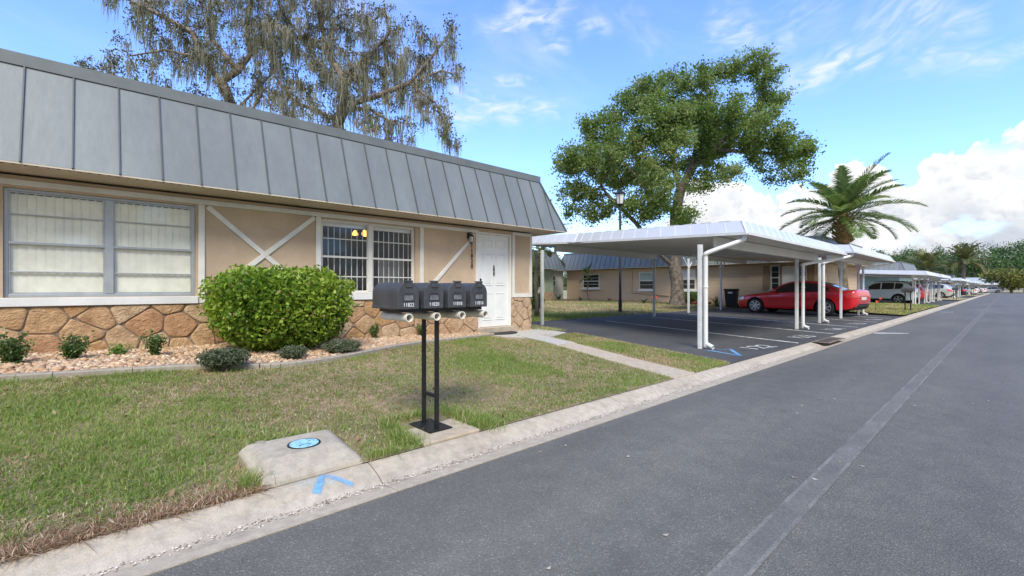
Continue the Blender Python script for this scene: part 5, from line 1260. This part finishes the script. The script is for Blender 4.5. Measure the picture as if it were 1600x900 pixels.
# planting in front of the far walls
def spiky(px, py, d, h, n, label, name='spiky_plant', leaf=None):
    p = at(px, py, d); z = zback(p.x); t = empty(name, (p.x,p.y,z), label, 'plant', 'plants along the far house walls'); m = MB()
    for i in range(n):
        a = i*2.4; l = h*rng.uniform(.6, 1.); e = R(rng.uniform(35, 80)); w_ = .03*h+.01; pr = None; pts = []
        for q in range(5):
            f = q/4; ee = e-f*.5; pts.append((math.cos(a)*l*f*math.cos(ee), math.sin(a)*l*f*math.cos(ee), l*f*math.sin(ee)))
        for q in range(4):
            wa, wb = w_*(1-(q/4)**2), w_*(1-((q+1)/4)**2)+.001; s_ = Vector((-math.sin(a), math.cos(a), 0)); m.quad(Vector(pts[q])-s_*wa, Vector(pts[q])+s_*wa, Vector(pts[q+1])+s_*wb, Vector(pts[q+1])-s_*wb)
    m.build('leaves', leaf or M['leaf_holly'], t); m = MB().tube([(0,0,-.02),(0,0,h*.12)], .04*h+.01, 6); m.build('stem', M['bark'], t); return t
spiky(1120,474,25.,1.0,16,'spiky agave between the carport post and the black bin'); spiky(1006,470,27.3,.8,12,'dark spiky plant under the window left of the oak'); spiky(907,470,31,.5,16,'low spiky plant under the small window of the beige house'); spiky(952,470,30,.45,14,'small red leaved plant beside the lamp post', leaf=M['leaf_red']); spiky(873,470,33,.9,18,'dark plant against the pale house wall')
p = at(1085,474,27); bush('low_shrub', (p.x,p.y,zback(p.x)), .8, .4, .75, 1500, .09, .05, M['leaf_holly'], 'dark shrub against the wall right of the oak trunk', 'shrub', power=2.2, stems=4)
p = at(838,470,20); bush('low_shrub', (p.x,p.y,zback(p.x)), .35, .35, .7, 1500, .07, .04, M['leaf_holly'], 'dark shrub seen just past the corner of the near house', 'shrub', power=2.2, stems=4)
p = at(833,400,19); sprig((p.x,p.y,zback(p.x)), .45, 2.9, 2600, 'tall leafy shrub seen just past the corner of the near house', leaf=M['leaf_oak'], ln=.12, wd=.07, group=None, name='tall_shrub', st=12)
p = at(918,470,31.5); palm((p.x,p.y,zback(p.x)), 1.5, 8, .8, 'little slender palm beside the small window of the beige house', M['palm_leaf'], M['palm_bark'], 16, False, rb=.05, wmul=1.5)
# ---- wooded hill at the end of the road
def zhill(x, y): 
    t = min(1, max(0, (y-200)/90)); return -.1+9.0*t*t*(3-2*t)*(1+.12*math.sin(x*.05)+.1*math.sin(x*.021+1))
m = MB(); xs = np.arange(-330, 331, 22); ys = np.arange(196, 470, 16); vs = [(x, y, zhill(x, y)) for x in xs for y in ys]; n = len(ys)
m.add(vs, [(i*n+j, i*n+j+1, (i+1)*n+j+1, (i+1)*n+j) for i in range(len(xs)-1) for j in range(n-1)]); tag(m.build('hill', mat('hill_scrub', (.06,.09,.03), .95, var=.3, scale=.2), smooth=True), kind='structure')
V = []; F = []; MI = []; tV = MB(); k0 = 0
for i in range(900):
    x = rng.uniform(-230, 130); y = 203+105*rng.random()**1.25; h = rng.uniform(8.5, 14.); z = zhill(x, y); cr = rng.uniform(2.8, 5.2); bare = rng.random() < .07
    n = 40 if bare else 400
    sub_ = rand_dirs(9)*np.array([cr*.65, cr*.65, h*.24]); kk = rng.integers(0, 9, n)
    C = sub_[kk]*np.array([1, 1, 1.25])+rng.normal(size=(n, 3))*np.array([cr*.26, cr*.26, h*.075])+np.array([x, y, z+h*.58]); a, f = leaf_cloud(C, .60 if not bare else .9, .42 if not bare else .10, .6); V.append(a); F.append(f+k0); k0 += len(a); MI += [1 if bare else 0]*n
    if y < 240: tV.tube([(x,y,z-.3),(x+rng.normal()*.3,y,z+h*.7)], [.22,.1], 5)
wd_ = np_mesh('woods', np.concatenate(V), np.concatenate(F), [M['wood_a'], M['wood_b']], mi=MI); tag(wd_, kind='stuff')
tag(tV.build('wood_trunks', mat('grey_trunk', (.24,.21,.18), .9)), kind='stuff')
p = at(1580, 452, 112); t = empty('round_tree', (p.x,p.y,.0), 'round yellow green tree in front of the wood at the right edge', 'tree')
rb_ = [(p.x+rng.normal()*2.4, p.y+rng.normal()*2.4, 3.3+rng.normal()*.9, 2.4, 1.6) for _ in range(14)]+[(p.x, p.y, 4.4, 3.2, 1.7)]
C = blob_points(rb_, 3800); V, F = leaf_cloud(C, .55, .36, .7); np_mesh('crown', V, F, M['leaf_round'], t, True)
m = MB(); m.tube([(p.x,p.y,-.1),(p.x,p.y,2.),(p.x+.4,p.y,3.6)], [.3,.22,.08], 7)
for a in range(5): m.tube([(p.x,p.y,1.6),(p.x+2*math.cos(a*1.26),p.y+2*math.sin(a*1.26),3.5)], [.16,.05], 5)
m.build('trunk', M['bark'], t, world=True)
# ---------------------------------------------------------------- cars
def smooth_tab(tab, x):
    xs = np.array([t[0] for t in tab]); i = int(np.clip(np.searchsorted(xs, x)-1, 0, len(xs)-2)); x0, x1 = xs[i], xs[i+1]; t = min(1, max(0, (x-x0)/(x1-x0)))
    def tan(k, c):
        a, b_ = max(0, k-1), min(len(tab)-1, k+1); return (tab[b_][c]-tab[a][c])/(xs[b_]-xs[a]+1e-9)
    out = []
    for c in range(1, len(tab[0])):
        y0, y1 = tab[i][c], tab[i+1][c]; m0, m1 = tan(i, c)*(x1-x0), tan(i+1, c)*(x1-x0); out.append((2*t**3-3*t*t+1)*y0+(t**3-2*t*t+t)*m0+(-2*t**3+3*t*t)*y1+(t**3-t*t)*m1)
    return out
SEDAN = dict(L=4.75, wb=2.75, wr=.335, fa=-1.42,
  # x, bottom, belt, top, half width, half width of roof
  tab=[(-2.375,.36,.60,.62,.52,.40),(-2.30,.24,.66,.70,.68,.50),(-2.0,.20,.76,.80,.84,.60),(-1.5,.20,.84,.885,.90,.62),(-1.05,.20,.90,.955,.91,.62),(-.85,.20,.915,1.04,.915,.61),(-.35,.20,.93,1.31,.92,.575),(.1,.20,.945,1.425,.92,.565),(.6,.20,.955,1.43,.92,.56),(1.1,.20,.97,1.335,.915,.56),(1.55,.20,.985,1.16,.905,.575),(1.85,.21,.99,1.045,.885,.60),(2.15,.25,.995,1.05,.86,.60),(2.31,.34,.975,1.045,.81,.58),(2.375,.50,.86,.93,.73,.52)],
  win=[(-.62,.22),(.30,1.10),(1.16,1.42)], ws=(-.86,-.12), rw=(1.02,1.66), seams=(-.78,.26,1.13))
SUV = dict(L=4.3, wb=2.6, wr=.35, fa=-1.32,
  tab=[(-2.15,.40,.72,.76,.55,.42),(-2.05,.28,.80,.90,.72,.55),(-1.8,.24,.90,.98,.85,.62),(-1.3,.24,.97,1.04,.89,.64),(-1.0,.24,1.0,1.09,.90,.64),(-.75,.24,1.01,1.20,.90,.635),(-.3,.24,1.02,1.50,.90,.62),(.1,.24,1.03,1.60,.90,.615),(.8,.24,1.05,1.61,.90,.61),(1.4,.24,1.08,1.56,.89,.60),(1.75,.24,1.10,1.45,.87,.60),(1.95,.26,1.10,1.22,.84,.60),(2.08,.34,1.0,1.06,.76,.56),(2.15,.48,.86,.90,.60,.48)],
  win=[(-.52,.22),(.30,1.0),(1.06,1.50)], ws=(-.78,-.12), rw=(1.55,1.93), seams=(-.72,.26,1.03))
def car(name, spec, paint_, org, rz, label, cat='car', group=None, spokes=7, detail=True):
    t = empty(name, org, label, cat, group, rz); tab = spec['tab']; L = spec['L']
    NX = 72 if detail else 36; xs = np.linspace(tab[0][0], tab[-1][0], NX+1)
    def sec(x):
        zb_, ze, zt, w_, wr_ = smooth_tab(tab, x); h = ze-zb_; green = max(0., (zt-ze)-.06)
        pts = [(0,zb_),(w_*.80,zb_),(w_*.955,zb_+.05),(w_*.985,zb_+h*.25),(w_*.97,zb_+h*.48),(w_,zb_+h*.66),(w_*.985,zb_+h*.80),(w_*.965,ze-.03),(w_*.93,ze)]
        k = min(1, green/.12); wt = wr_ if k > 0 else wr_
        wb_ = w_*.90
        for f in (.15, .45, .75): pts.append((wb_+(wt-wb_)*f*1., ze+(zt-ze-.045*k)*f))
        pts += [(wt, zt-.035*k-.012*(1-k)), (wt*.93, zt-.012), (wt*.6, zt+.004), (0, zt+.010)]
        return pts
    S = [sec(x) for x in xs]; n = len(S[0]); bm = bmesh.new(); G = []
    for x, s_ in zip(xs, S):
        row = [bm.verts.new((x, y, z)) for y, z in s_]+[bm.verts.new((x, -y, z)) for y, z in s_[-2:0:-1]]; G.append(row)
    k = len(G[0])
    for i in range(NX):
        for j in range(k): bm.faces.new((G[i][j], G[i][(j+1) % k], G[i+1][(j+1) % k], G[i+1][j]))
    bm.faces.new(G[0]); bm.faces.new(G[-1][::-1])
    bmesh.ops.recalc_face_normals(bm, faces=bm.faces); me = bpy.data.meshes.new('body'); bm.to_mesh(me); bm.free()
    body = bpy.data.objects.new('body', me); COL.objects.link(body)
    wheels = (spec['fa'], spec['fa']+spec['wb']); wr_ = spec['wr']
    cm = MB()
    for x in wheels: cm.tube([(x,-1.2,wr_),(x,-.52,wr_)], wr_*1.17, 28); cm.tube([(x,.52,wr_),(x,1.2,wr_)], wr_*1.17, 28)
    cut = cm.build('cutter', paint_)
    md = body.modifiers.new('arch', 'BOOLEAN'); md.operation = 'DIFFERENCE'; md.object = cut; md.solver = 'EXACT'
    me2 = bpy.data.meshes.new_from_object(body.evaluated_get(bpy.context.evaluated_depsgraph_get())); body.modifiers.clear(); body.data = me2
    bpy.data.objects.remove(cut)
    me2.materials.clear(); me2.materials.append(paint_); me2.materials.append(M['trim_black'])
    mi = []
    for p in me2.polygons:
        c = p.center; arch = any(math.hypot(c.x-x, c.z-wr_) < wr_*1.175 and abs(c.y) < 1. for x in wheels) and (abs(p.normal.y) > .9 and abs(c.y) < .6 or abs(math.hypot(c.x-[x for x in wheels if abs(c.x-x) < 1][0] if any(abs(c.x-x) < 1 for x in wheels) else 9, c.z-wr_)-wr_*1.17) < .03)
        zb_ = smooth_tab(tab, float(np.clip(c.x, xs[0], xs[-1])))[0]
        mi.append(1 if arch or c.z < zb_+.035 else 0)
    me2.polygons.foreach_set('material_index', mi); me2.polygons.foreach_set('use_smooth', [True]*len(me2.polygons))
    body.parent = t
    es = body.modifiers.new('edges', 'EDGE_SPLIT'); es.split_angle = R(38)
    def side_y(x, z):
        s_ = sec(x)
        ys = [p[0] for p in s_[1:13]]; zs = [p[1] for p in s_[1:13]]; return float(np.interp(z, zs, ys))
    # side glass
    for s in (-1, 1):
        for a, b_ in spec['win']:
            m = MB(); N = 12; vs = []
            for i in range(N+1):
                x = a+(b_-a)*i/N; zb_, ze, zt, w_, w2 = smooth_tab(tab, x); z0 = ze+.02; z1 = zt-.085
                if x < spec['win'][0][0]+.35: z1 = min(z1, zt-.10)
                z1 = max(z1, z0+.012)
                for q in range(4): z = z0+(z1-z0)*q/3; vs.append((x, s*(side_y(x, z)+.006), z))
            m.add(vs, [(i*4+q, i*4+q+1, (i+1)*4+q+1, (i+1)*4+q) for i in range(N) for q in range(3)]); m.build('side_window', M['car_glass'], t, smooth=True)
        if detail:
            for x in spec['seams']:
                m = MB()
                zs = np.linspace(smooth_tab(tab, x)[0]+.10, smooth_tab(tab, x)[1]+.0, 7)
                for za, zb_ in zip(zs, zs[1:]): m.bar((x, s*(side_y(x, za)+.0005), za), (x, s*(side_y(x, zb_)+.0005), zb_), .007, .003, up=(0,s,0))
                m.build('door_seam', M['trim_black'], body)
            for x in (spec['seams'][1]-.17, spec['seams'][2]-.17):
                z = smooth_tab(tab, x)[1]-.10; m = MB(); m.bar((x-.11, s*(side_y(x, z)+.018), z), (x+.09, s*(side_y(x, z)+.018), z+.006), .03, .03); m.build('door_handle', paint_, t, bevel=.008)
            x = spec['win'][0][0]+.02; z = smooth_tab(tab, x)[1]+.06; y = side_y(x, z)+.10; m = MB(); m.lathe([(0,-.07),(.06,-.06),(.085,-.01),(.08,.05),(0,.06)], (x, s*y, z+.03), 12, 'x'); m.bar((x, s*(y-.12), z-.02), (x, s*y, z+.0), .05, .03); m.build('mirror', paint_, t, smooth=True)
            m = MB(); zl_ = [(x, smooth_tab(tab, x)[1]+.008) for x in np.linspace(spec['win'][0][0]-.15, spec['win'][-1][1]+.1, 14)]
            for (xa, za), (xb, zb_) in zip(zl_, zl_[1:]): m.bar((xa, s*(side_y(xa, za)+.004), za), (xb, s*(side_y(xb, zb_)+.004), zb_), .012, .02, up=(0,s,0))
            m.build('belt_trim', M['trim_black'] if spec is SEDAN else M['rim'], t)
    def top_glass(a, b_, nm):
        m = MB(); N = 12; vs = []
        for i in range(N+1):
            x = a+(b_-a)*i/N; s_ = sec(x); row = s_[12:]; w0 = s_[12][0]
            for q in np.linspace(-.96, .96, 9):
                y = q*w0; z = float(np.interp(abs(y), [p[0] for p in row[::-1]], [p[1] for p in row[::-1]])); vs.append((x, y, z+.006))
        m.add(vs, [(i*9+q, i*9+q+1, (i+1)*9+q+1, (i+1)*9+q) for i in range(N) for q in range(8)]); m.build(nm, M['car_glass'], t, smooth=True)
    top_glass(*spec['ws'], 'windscreen'); top_glass(*spec['rw'], 'rear_window')
    # lamps follow the skin at the ends
    def patch(x0, x1, f0, f1, s, mt, nm):
        m = MB(); N = 8; vs = []
        for i in range(N+1):
            x = x0+(x1-x0)*i/N; zb_, ze, zt, w_, w2 = smooth_tab(tab, x)
            for q in range(5): z = zb_+(ze-zb_)*(f0+(f1-f0)*q/4); vs.append((x, s*(side_y(x, z)+.007), z))
        m.add(vs, [(i*5+q, i*5+q+1, (i+1)*5+q+1, (i+1)*5+q) for i in range(N) for q in range(4)]); m.build(nm, mt, t, smooth=True)
    x0, x1 = tab[0][0], tab[-1][0]
    for s in (-1, 1):
        patch(x1-.32, x1-.01, .66, .93, s, M['lamp_red'], 'tail_light'); patch(x0+.03, x0+.42, .70, .93, s, M['lamp_clear'], 'headlight')
    zb_, ze, zt, w_, w2 = tab[-1][1:]
    for s in (-1, 1): m = MB(); zc_ = zb_+(ze-zb_)*.80; m.box((x1-.06,s*w_*.42,zc_-.045),(x1+.008,s*w_*.97,zc_+.045)); m.build('tail_light', M['lamp_red'], t, bevel=.012)
    m = MB(); m.box((x1-.03,-.26,zb_+.15),(x1+.012,.26,zb_+.27)); m.build('number_plate', M['number_plate'], t, bevel=.004)
    m = MB(); m.box((x1-.12,-.62,tab[-1][1]-.12),(x1-.02,.62,tab[-1][1]-.02)); m.build('rear_bumper_trim', M['trim_black'], t, bevel=.02)
    m = MB(); m.box((x0-.004,-.40,.40),(x0+.03,.40,.58)); m.build('grille', M['trim_black'], t, bevel=.01)
    # wheels
    for x in wheels:
        for s in (-1, 1):
            yc = s*.80; m = MB(); ww = .105
            m.lathe([(wr_*.66,-ww),(wr_*.90,-ww),(wr_*.985,-ww*.75),(wr_,-ww*.3),(wr_,ww*.3),(wr_*.985,ww*.75),(wr_*.90,ww),(wr_*.66,ww)], (x, yc, wr_), 30, 'y'); wh = m.build('wheel', M['tyre'], t, smooth=True)
            m = MB(); yo = yc+s*(ww-.02); m.lathe([(wr_*.70,s*.018),(wr_*.66,s*.025),(wr_*.62,s*.0),(wr_*.60,-s*.05)], (x, yo, wr_), 30, 'y'); m.lathe([(0,s*.02),(.05,s*.018),(.06,-s*.01)], (x, yo, wr_), 16, 'y')
            for q in range(spokes):
                a = q*2*math.pi/spokes+.3
                for da in (-.13, .13): m.bar((x+.045*math.cos(a+da), yo+s*.004, wr_+.045*math.sin(a+da)), (x+wr_*.64*math.cos(a+da*.9), yo+s*.004, wr_+wr_*.64*math.sin(a+da*.9)), .030, .02, up=(0,1,0))
            sub('rim', m, M['rim'], wh)
            m = MB(); m.lathe([(0,0),(wr_*.62,0)], (x, yo-s*.05, wr_), 20, 'y'); sub('hub', m, M['trim_black'], wh)
    if spec is SUV:
        m = MB()
        for s in (-1, 1): m.tube([(-.25,s*.60,1.545),(-.15,s*.60,1.635),(1.2,s*.59,1.645),(1.45,s*.58,1.585)], .016, 6)
        m.build('roof_rail', M['trim_black'], t)
        for s in (-1, 1):
            m = MB()
            for (xa, xb) in ((spec['fa']+wr_*1.2, spec['fa']+spec['wb']-wr_*1.2),): m.bar((xa, s*.885, .33), (xb, s*.885, .33), .03, .13)
            m.build('sill_cladding', M['trim_black'], t, bevel=.01)
    return t
zc = zlot(-6.3)
rc = car('red_sedan', SEDAN, M['car_red'], (-6.17,21.72+.93,zc-.01), R(-7), 'shiny red sedan parked nose in under the second white carport')
sc = car('silver_crossover', SUV, M['car_silver'], (-6.35,42.9,.05), R(-8), 'silver crossover parked under the carport beyond the grass strip', spokes=5)
car('red_hatchback', SUV, M['car_red'], (-6.2,46.2,.05), R(-8), 'red hatchback half hidden behind the posts past the silver crossover', detail=False)
gc = car('grey_hatchback', SUV, M['car_grey'], (-5.9,66.8,.05), R(-8), 'grey hatchback parked past the second grass strip', spokes=5, detail=False)
dk = car('dark_sedan', SEDAN, M['car_dark'], (-5.8,83,.05), R(-8), 'dark sedan under the fifth carport along the kerb', group='distant parked cars', detail=False)
wc = car('white_sedan', SEDAN, M['car_white'], (-5.5,107,.05), R(-8), 'white sedan under a distant carport near the road end', group='distant parked cars', detail=False)
GD = 'distant parked cars'
copy_thing(dk, (-5.4,116,.05), R(-8), 'dark sedan parked near the far end of the kerb', GD)
copy_thing(wc, (-5.2,140,.05), R(-8), 'white sedan under the farthest roadside carport', GD)
copy_thing(wc, (-3.,166,.02), R(10), 'white car crossing the far end of the road', GD)
copy_thing(dk, (4.,172,.1), R(-80), 'dark car under the cross row at the right edge', GD); copy_thing(rc, (8.,173,.1), R(-85), 'maroon car under the cross row at the right edge', GD); copy_thing(wc, (-9.,174,.1), R(-85), 'white car under the cross row left of the road', GD)
# ---------------------------------------------------------------- grass
def vnoise(x, y, s, seed=0):
    r_ = np.random.default_rng(seed); T = r_.random((64, 64)); u, v = x/s, y/s; i, j = np.floor(u).astype(int), np.floor(v).astype(int); fu, fv = u-i, v-j; fu = fu*fu*(3-2*fu); fv = fv*fv*(3-2*fv)
    g_ = lambda a, b_: T[a % 64, b_ % 64]
    return (g_(i, j)*(1-fu)+g_(i+1, j)*fu)*(1-fv)+(g_(i, j+1)*(1-fu)+g_(i+1, j+1)*fu)*fv
def fbm(x, y, s, seed=0): return (vnoise(x, y, s, seed)+.5*vnoise(x, y, s/2.1, seed+1)+.25*vnoise(x, y, s/4.3, seed+2))/1.75
def blades(name, X, Y, Z, h, w_, mi, lean=.55):
    n = len(X); a = rng.uniform(0, 2*np.pi, n); b_ = a+rng.uniform(-1.2, 1.2, n); ux, uy = np.cos(b_)*w_/2, np.sin(b_)*w_/2; ln = rng.gamma(2., lean/2, n)*h; lx, ly = -np.sin(a)*ln, np.cos(a)*ln
    V = np.empty((n, 6, 3)); hz = h/np.sqrt(1+(ln/h)**2*.6)
    for k_, (f, g_, wf) in enumerate(((0, 0, 1.), (.35, .58, .85), (1., 1., .12))):
        V[:, 2*k_, 0] = X+lx*f-ux*wf; V[:, 2*k_, 1] = Y+ly*f-uy*wf; V[:, 2*k_+1, 0] = X+lx*f+ux*wf; V[:, 2*k_+1, 1] = Y+ly*f+uy*wf; V[:, 2*k_, 2] = V[:, 2*k_+1, 2] = Z+hz*g_-.004*(k_ == 0)
    o = (np.arange(n)*6)[:, None]; F = np.concatenate([o+np.array([[0,1,3,2]]), o+np.array([[2,3,5,4]])], 1).reshape(-1, 4)
    return tag(np_mesh(name, V.reshape(-1, 3), F, [M['blade_green'], M['blade_olive'], M['blade_dry'], M['blade_brown']], mi=np.repeat(mi, 2)), kind='stuff')
zl_v = np.vectorize(zlawn)
def kindof(x, y, green):
    green = .04+.93/(1+np.exp(-(green-.52)*11)); n = len(x); u = rng.random(n); mi = np.where(u < green, np.where(rng.random(n) < .25, 1, 0), np.where(rng.random(n) < .32, 3, np.where(rng.random(n) < .25, 1, 2))); return mi
# how green the front lawn is: browner in the middle, straw at the kerb
def greenness(x, y):
    g_ = .60+1.5*(fbm(x+20, y+20, .55, 3)-.5)+.7*(fbm(x+50, y+9, 1.5, 8)-.5)
    def spot(cx, cy, rx, ry, v): return v*np.exp(-(((x-cx)/rx)**2+((y-cy)/ry)**2))
    g_ += spot(-4.3,.0,1.5,1.0,.25)+spot(-4.4,2.3,.9,1.0,-.75)+spot(-5.2,2.4,.5,1.2,-.6)+spot(-5.6,5.0,.5,.6,-.3)+spot(-4.0,5.0,.4,.5,-.4)+spot(-3.3,2.75,.3,.4,-.4)+spot(-3.6,1.5,.6,.35,-.35)+spot(-4.1,3.7,.9,.7,.45)+spot(-5.3,4.2,.7,.6,.2)+spot(-5.9,4.6,.7,1.2,-.35)+spot(-3.5,3.6,.35,.9,-.4)+spot(-4.9,4.9,.9,.45,-.35)+spot(-5.0,1.2,.5,.5,-.3)+spot(-3.2,3.3,.35,.6,-.25)+spot(-4.8,5.2,.8,.5,-.4)+spot(-3.3,4.6,.5,.6,.25)+spot(-3.,2.6,.3,.5,.2)+spot(-4.6,.9,.6,.4,-.15)+spot(-3.9,.5,.4,.25,-.35)
    g_ -= .55*np.exp(-((KB-x)/.22)**2)*(y < 1.0)
    return np.clip(g_, .04, .97)
def inside_front(x, y):
    ok = (x < KB-.01) & (x > edge_x(y)+.07) & (y < 5.35+.28*(KB-x))
    ok &= ~((x > -3.45) & (y > .69) & (y < 1.32)); ok &= ~((x > -3.365) & (y > 1.76) & (y < 2.26))
    ok &= ~((x < -6.3) & (y > 5.9)); return ok
N = 330000
y = -1.7+8.6*rng.random(N)**1.25; x = rng.uniform(-7.2, KB, N); ok = inside_front(x, y); x, y = x[ok], y[ok]
gr = greenness(x, y); dens = np.clip(.62+.5*gr, 0, 1)*np.where((y < 1.0) & (KB-x < .15), .35, 1); ok = rng.random(len(x)) < dens; x, y, gr = x[ok], y[ok], gr[ok]
mi = kindof(x, y, gr); h = rng.uniform(.014, .040, len(x))*np.where(mi == 0, 1.2, np.where(mi >= 2, .7, 1.))*(.6+.7*gr); wd = rng.uniform(.0035, .0065, len(x))
# grass grows in little clumps: half of the blades gather round them
cc = rng.integers(0, len(x), 15000); k_ = rng.integers(0, 15000, len(x)); mv = (rng.random(len(x)) < .55) & (mi < 2)
nx = np.where(mv, x[cc[k_]]+rng.normal(size=len(x))*.022, x); ny = np.where(mv, y[cc[k_]]+rng.normal(size=len(x))*.022, y); okc = inside_front(nx, ny); x, y = np.where(okc, nx, x), np.where(okc, ny, y); h = np.where(mv, h*rng.uniform(.8, 1.5, 15000)[k_], h)
blades('grass', x, y, zl_v(x, y), h, wd, mi, 1.3)
N = 90000; x2 = rng.uniform(-6.2, KB-.05, N); y2 = rng.uniform(-5.5, -1.65, N); ok = inside_front(x2, y2); x2, y2 = x2[ok], y2[ok]
blades('grass', x2, y2, zl_v(x2, y2), rng.uniform(.02, .05, len(x2)), rng.uniform(.005, .009, len(x2)), kindof(x2, y2, greenness(x2, y2)), 1.2)
# longer tufts along the pads and the kerb
def tufts(spots):
    X_, Y_ = [], []
    for cx, cy, rx, ry, n in spots: X_.append(cx+rng.normal(size=n)*rx); Y_.append(cy+rng.normal(size=n)*ry)
    x, y = np.concatenate(X_), np.concatenate(Y_); n = len(x); blades('grass_tufts', x, y, zl_v(x, y), rng.uniform(.05, .10, n), rng.uniform(.003, .006, n), np.where(rng.random(n) < .75, 0, np.where(rng.random(n) < .5, 1, 2)), .8)
tufts([(-2.93,.66,.04,.05,200),(-3.0,1.68,.08,.05,350),(-3.25,1.72,.08,.03,250),(-3.42,2.0,.03,.15,300),(-3.3,2.34,.10,.05,350),(-3.0,2.38,.10,.06,450),(-3.5,1.05,.03,.2,200),(-2.86,1.42,.02,.06,120)])
# matted dead runners spilling over the back of the kerb at the left
n = 5200; y = rng.uniform(-1.6, .72, n); x = KB+.02-rng.gamma(1.6, .045, n); mi = np.where(rng.random(n) < .72, 3, 2); blades('dead_grass', x, y, zl_v(np.minimum(x, KB-.01), y), rng.uniform(.02, .05, n), rng.uniform(.003, .006, n), mi, 1.5)
# strip between walk and bays
N = 42000; x = rng.uniform(-6.7, KB-.02, N); t_ = rng.random(N); y0 = 5.36+.28*(KB-x)+.50; y1 = KB*0+7.12+SH*(KB-x); y = y0+(y1-y0)*t_; g_ = np.clip(.55+.8*(fbm(x, y, .7, 5)-.5)-.2*(np.abs(t_-.5) > .4), .1, .9); mi = kindof(x, y, g_); blades('grass', x, y, zl_v(x, y)-.012, rng.uniform(.025, .055, N), rng.uniform(.004, .008, N), mi, .6)
# courtyard and kerbside lawns farther off
N = 60000; y = 9.5+18*rng.random(N)**1.2; x = -10.15-13*rng.random(N)**1.4; g_ = np.clip(.42+.9*(fbm(x, y, 1.6, 12)-.5)+.5*np.exp(-((x+11.2)/1.6)**2)*np.exp(-((y-11.5)/3.5)**2), .08, .95); blades('grass', x, y, np.vectorize(zback)(x), rng.uniform(.035, .08, N), rng.uniform(.010, .02, N), kindof(x, y, g_), .6)
N = 26000; x = rng.uniform(-9.5, KB-.02, N); y = 24.3+14.7*rng.random(N)**1.3+SH*(KB-x); g_ = np.clip(.6+.9*(fbm(x, y, 1.5, 4)-.5), .1, .95); blades('grass', x, y, .10+.06*np.minimum(1, (KB-x)/2), rng.uniform(.04, .08, N), rng.uniform(.012, .024, N), kindof(x, y, g_), .6)
# fringe where the paving meets the bed, by the house corner
n = 900; x = rng.uniform(-9.0, -7.2, n); y = rng.uniform(7.75, 8.5, n); blades('grass_tufts', x, y, np.full(n, .16), rng.uniform(.05, .11, n), rng.uniform(.004, .008, n), np.where(rng.random(n) < .8, 0, 2), .7)
# a few fallen leaves and pale chips on the road, too many to count
V = []; F = []; 
for i in range(190):
    yy = rng.uniform(1, 30); xx = rng.uniform(KX+.05, 1.6); s_ = rng.uniform(.006, .016); a = rng.uniform(0, 6.28); o = len(V); V += [(xx+s_*math.cos(a+q*1.57)*(1.5 if q % 2 else .8), yy+s_*math.sin(a+q*1.57)*(1.5 if q % 2 else .8), .004+.004*(q % 2)) for q in range(4)]; F.append((o, o+1, o+2, o+3))
tag(np_mesh('road_debris', np.array(V), np.array(F), island_mat('debris', [(.45,.40,.32), (.30,.22,.14), (.55,.53,.48), (.22,.17,.11)])), kind='stuff')

n = 260; y = rng.uniform(-1.4, 6.5, n); x = rng.uniform(-6.8, KB, n); ok = inside_front(x, y); x, y = x[ok], y[ok]; C = np.stack([x, y, zl_v(x, y)+.03], 1)
V, F = leaf_cloud(C, .045, .024, 3.); tag(np_mesh('fallen_leaves', V, F, M['leaf_dead']), kind='stuff')
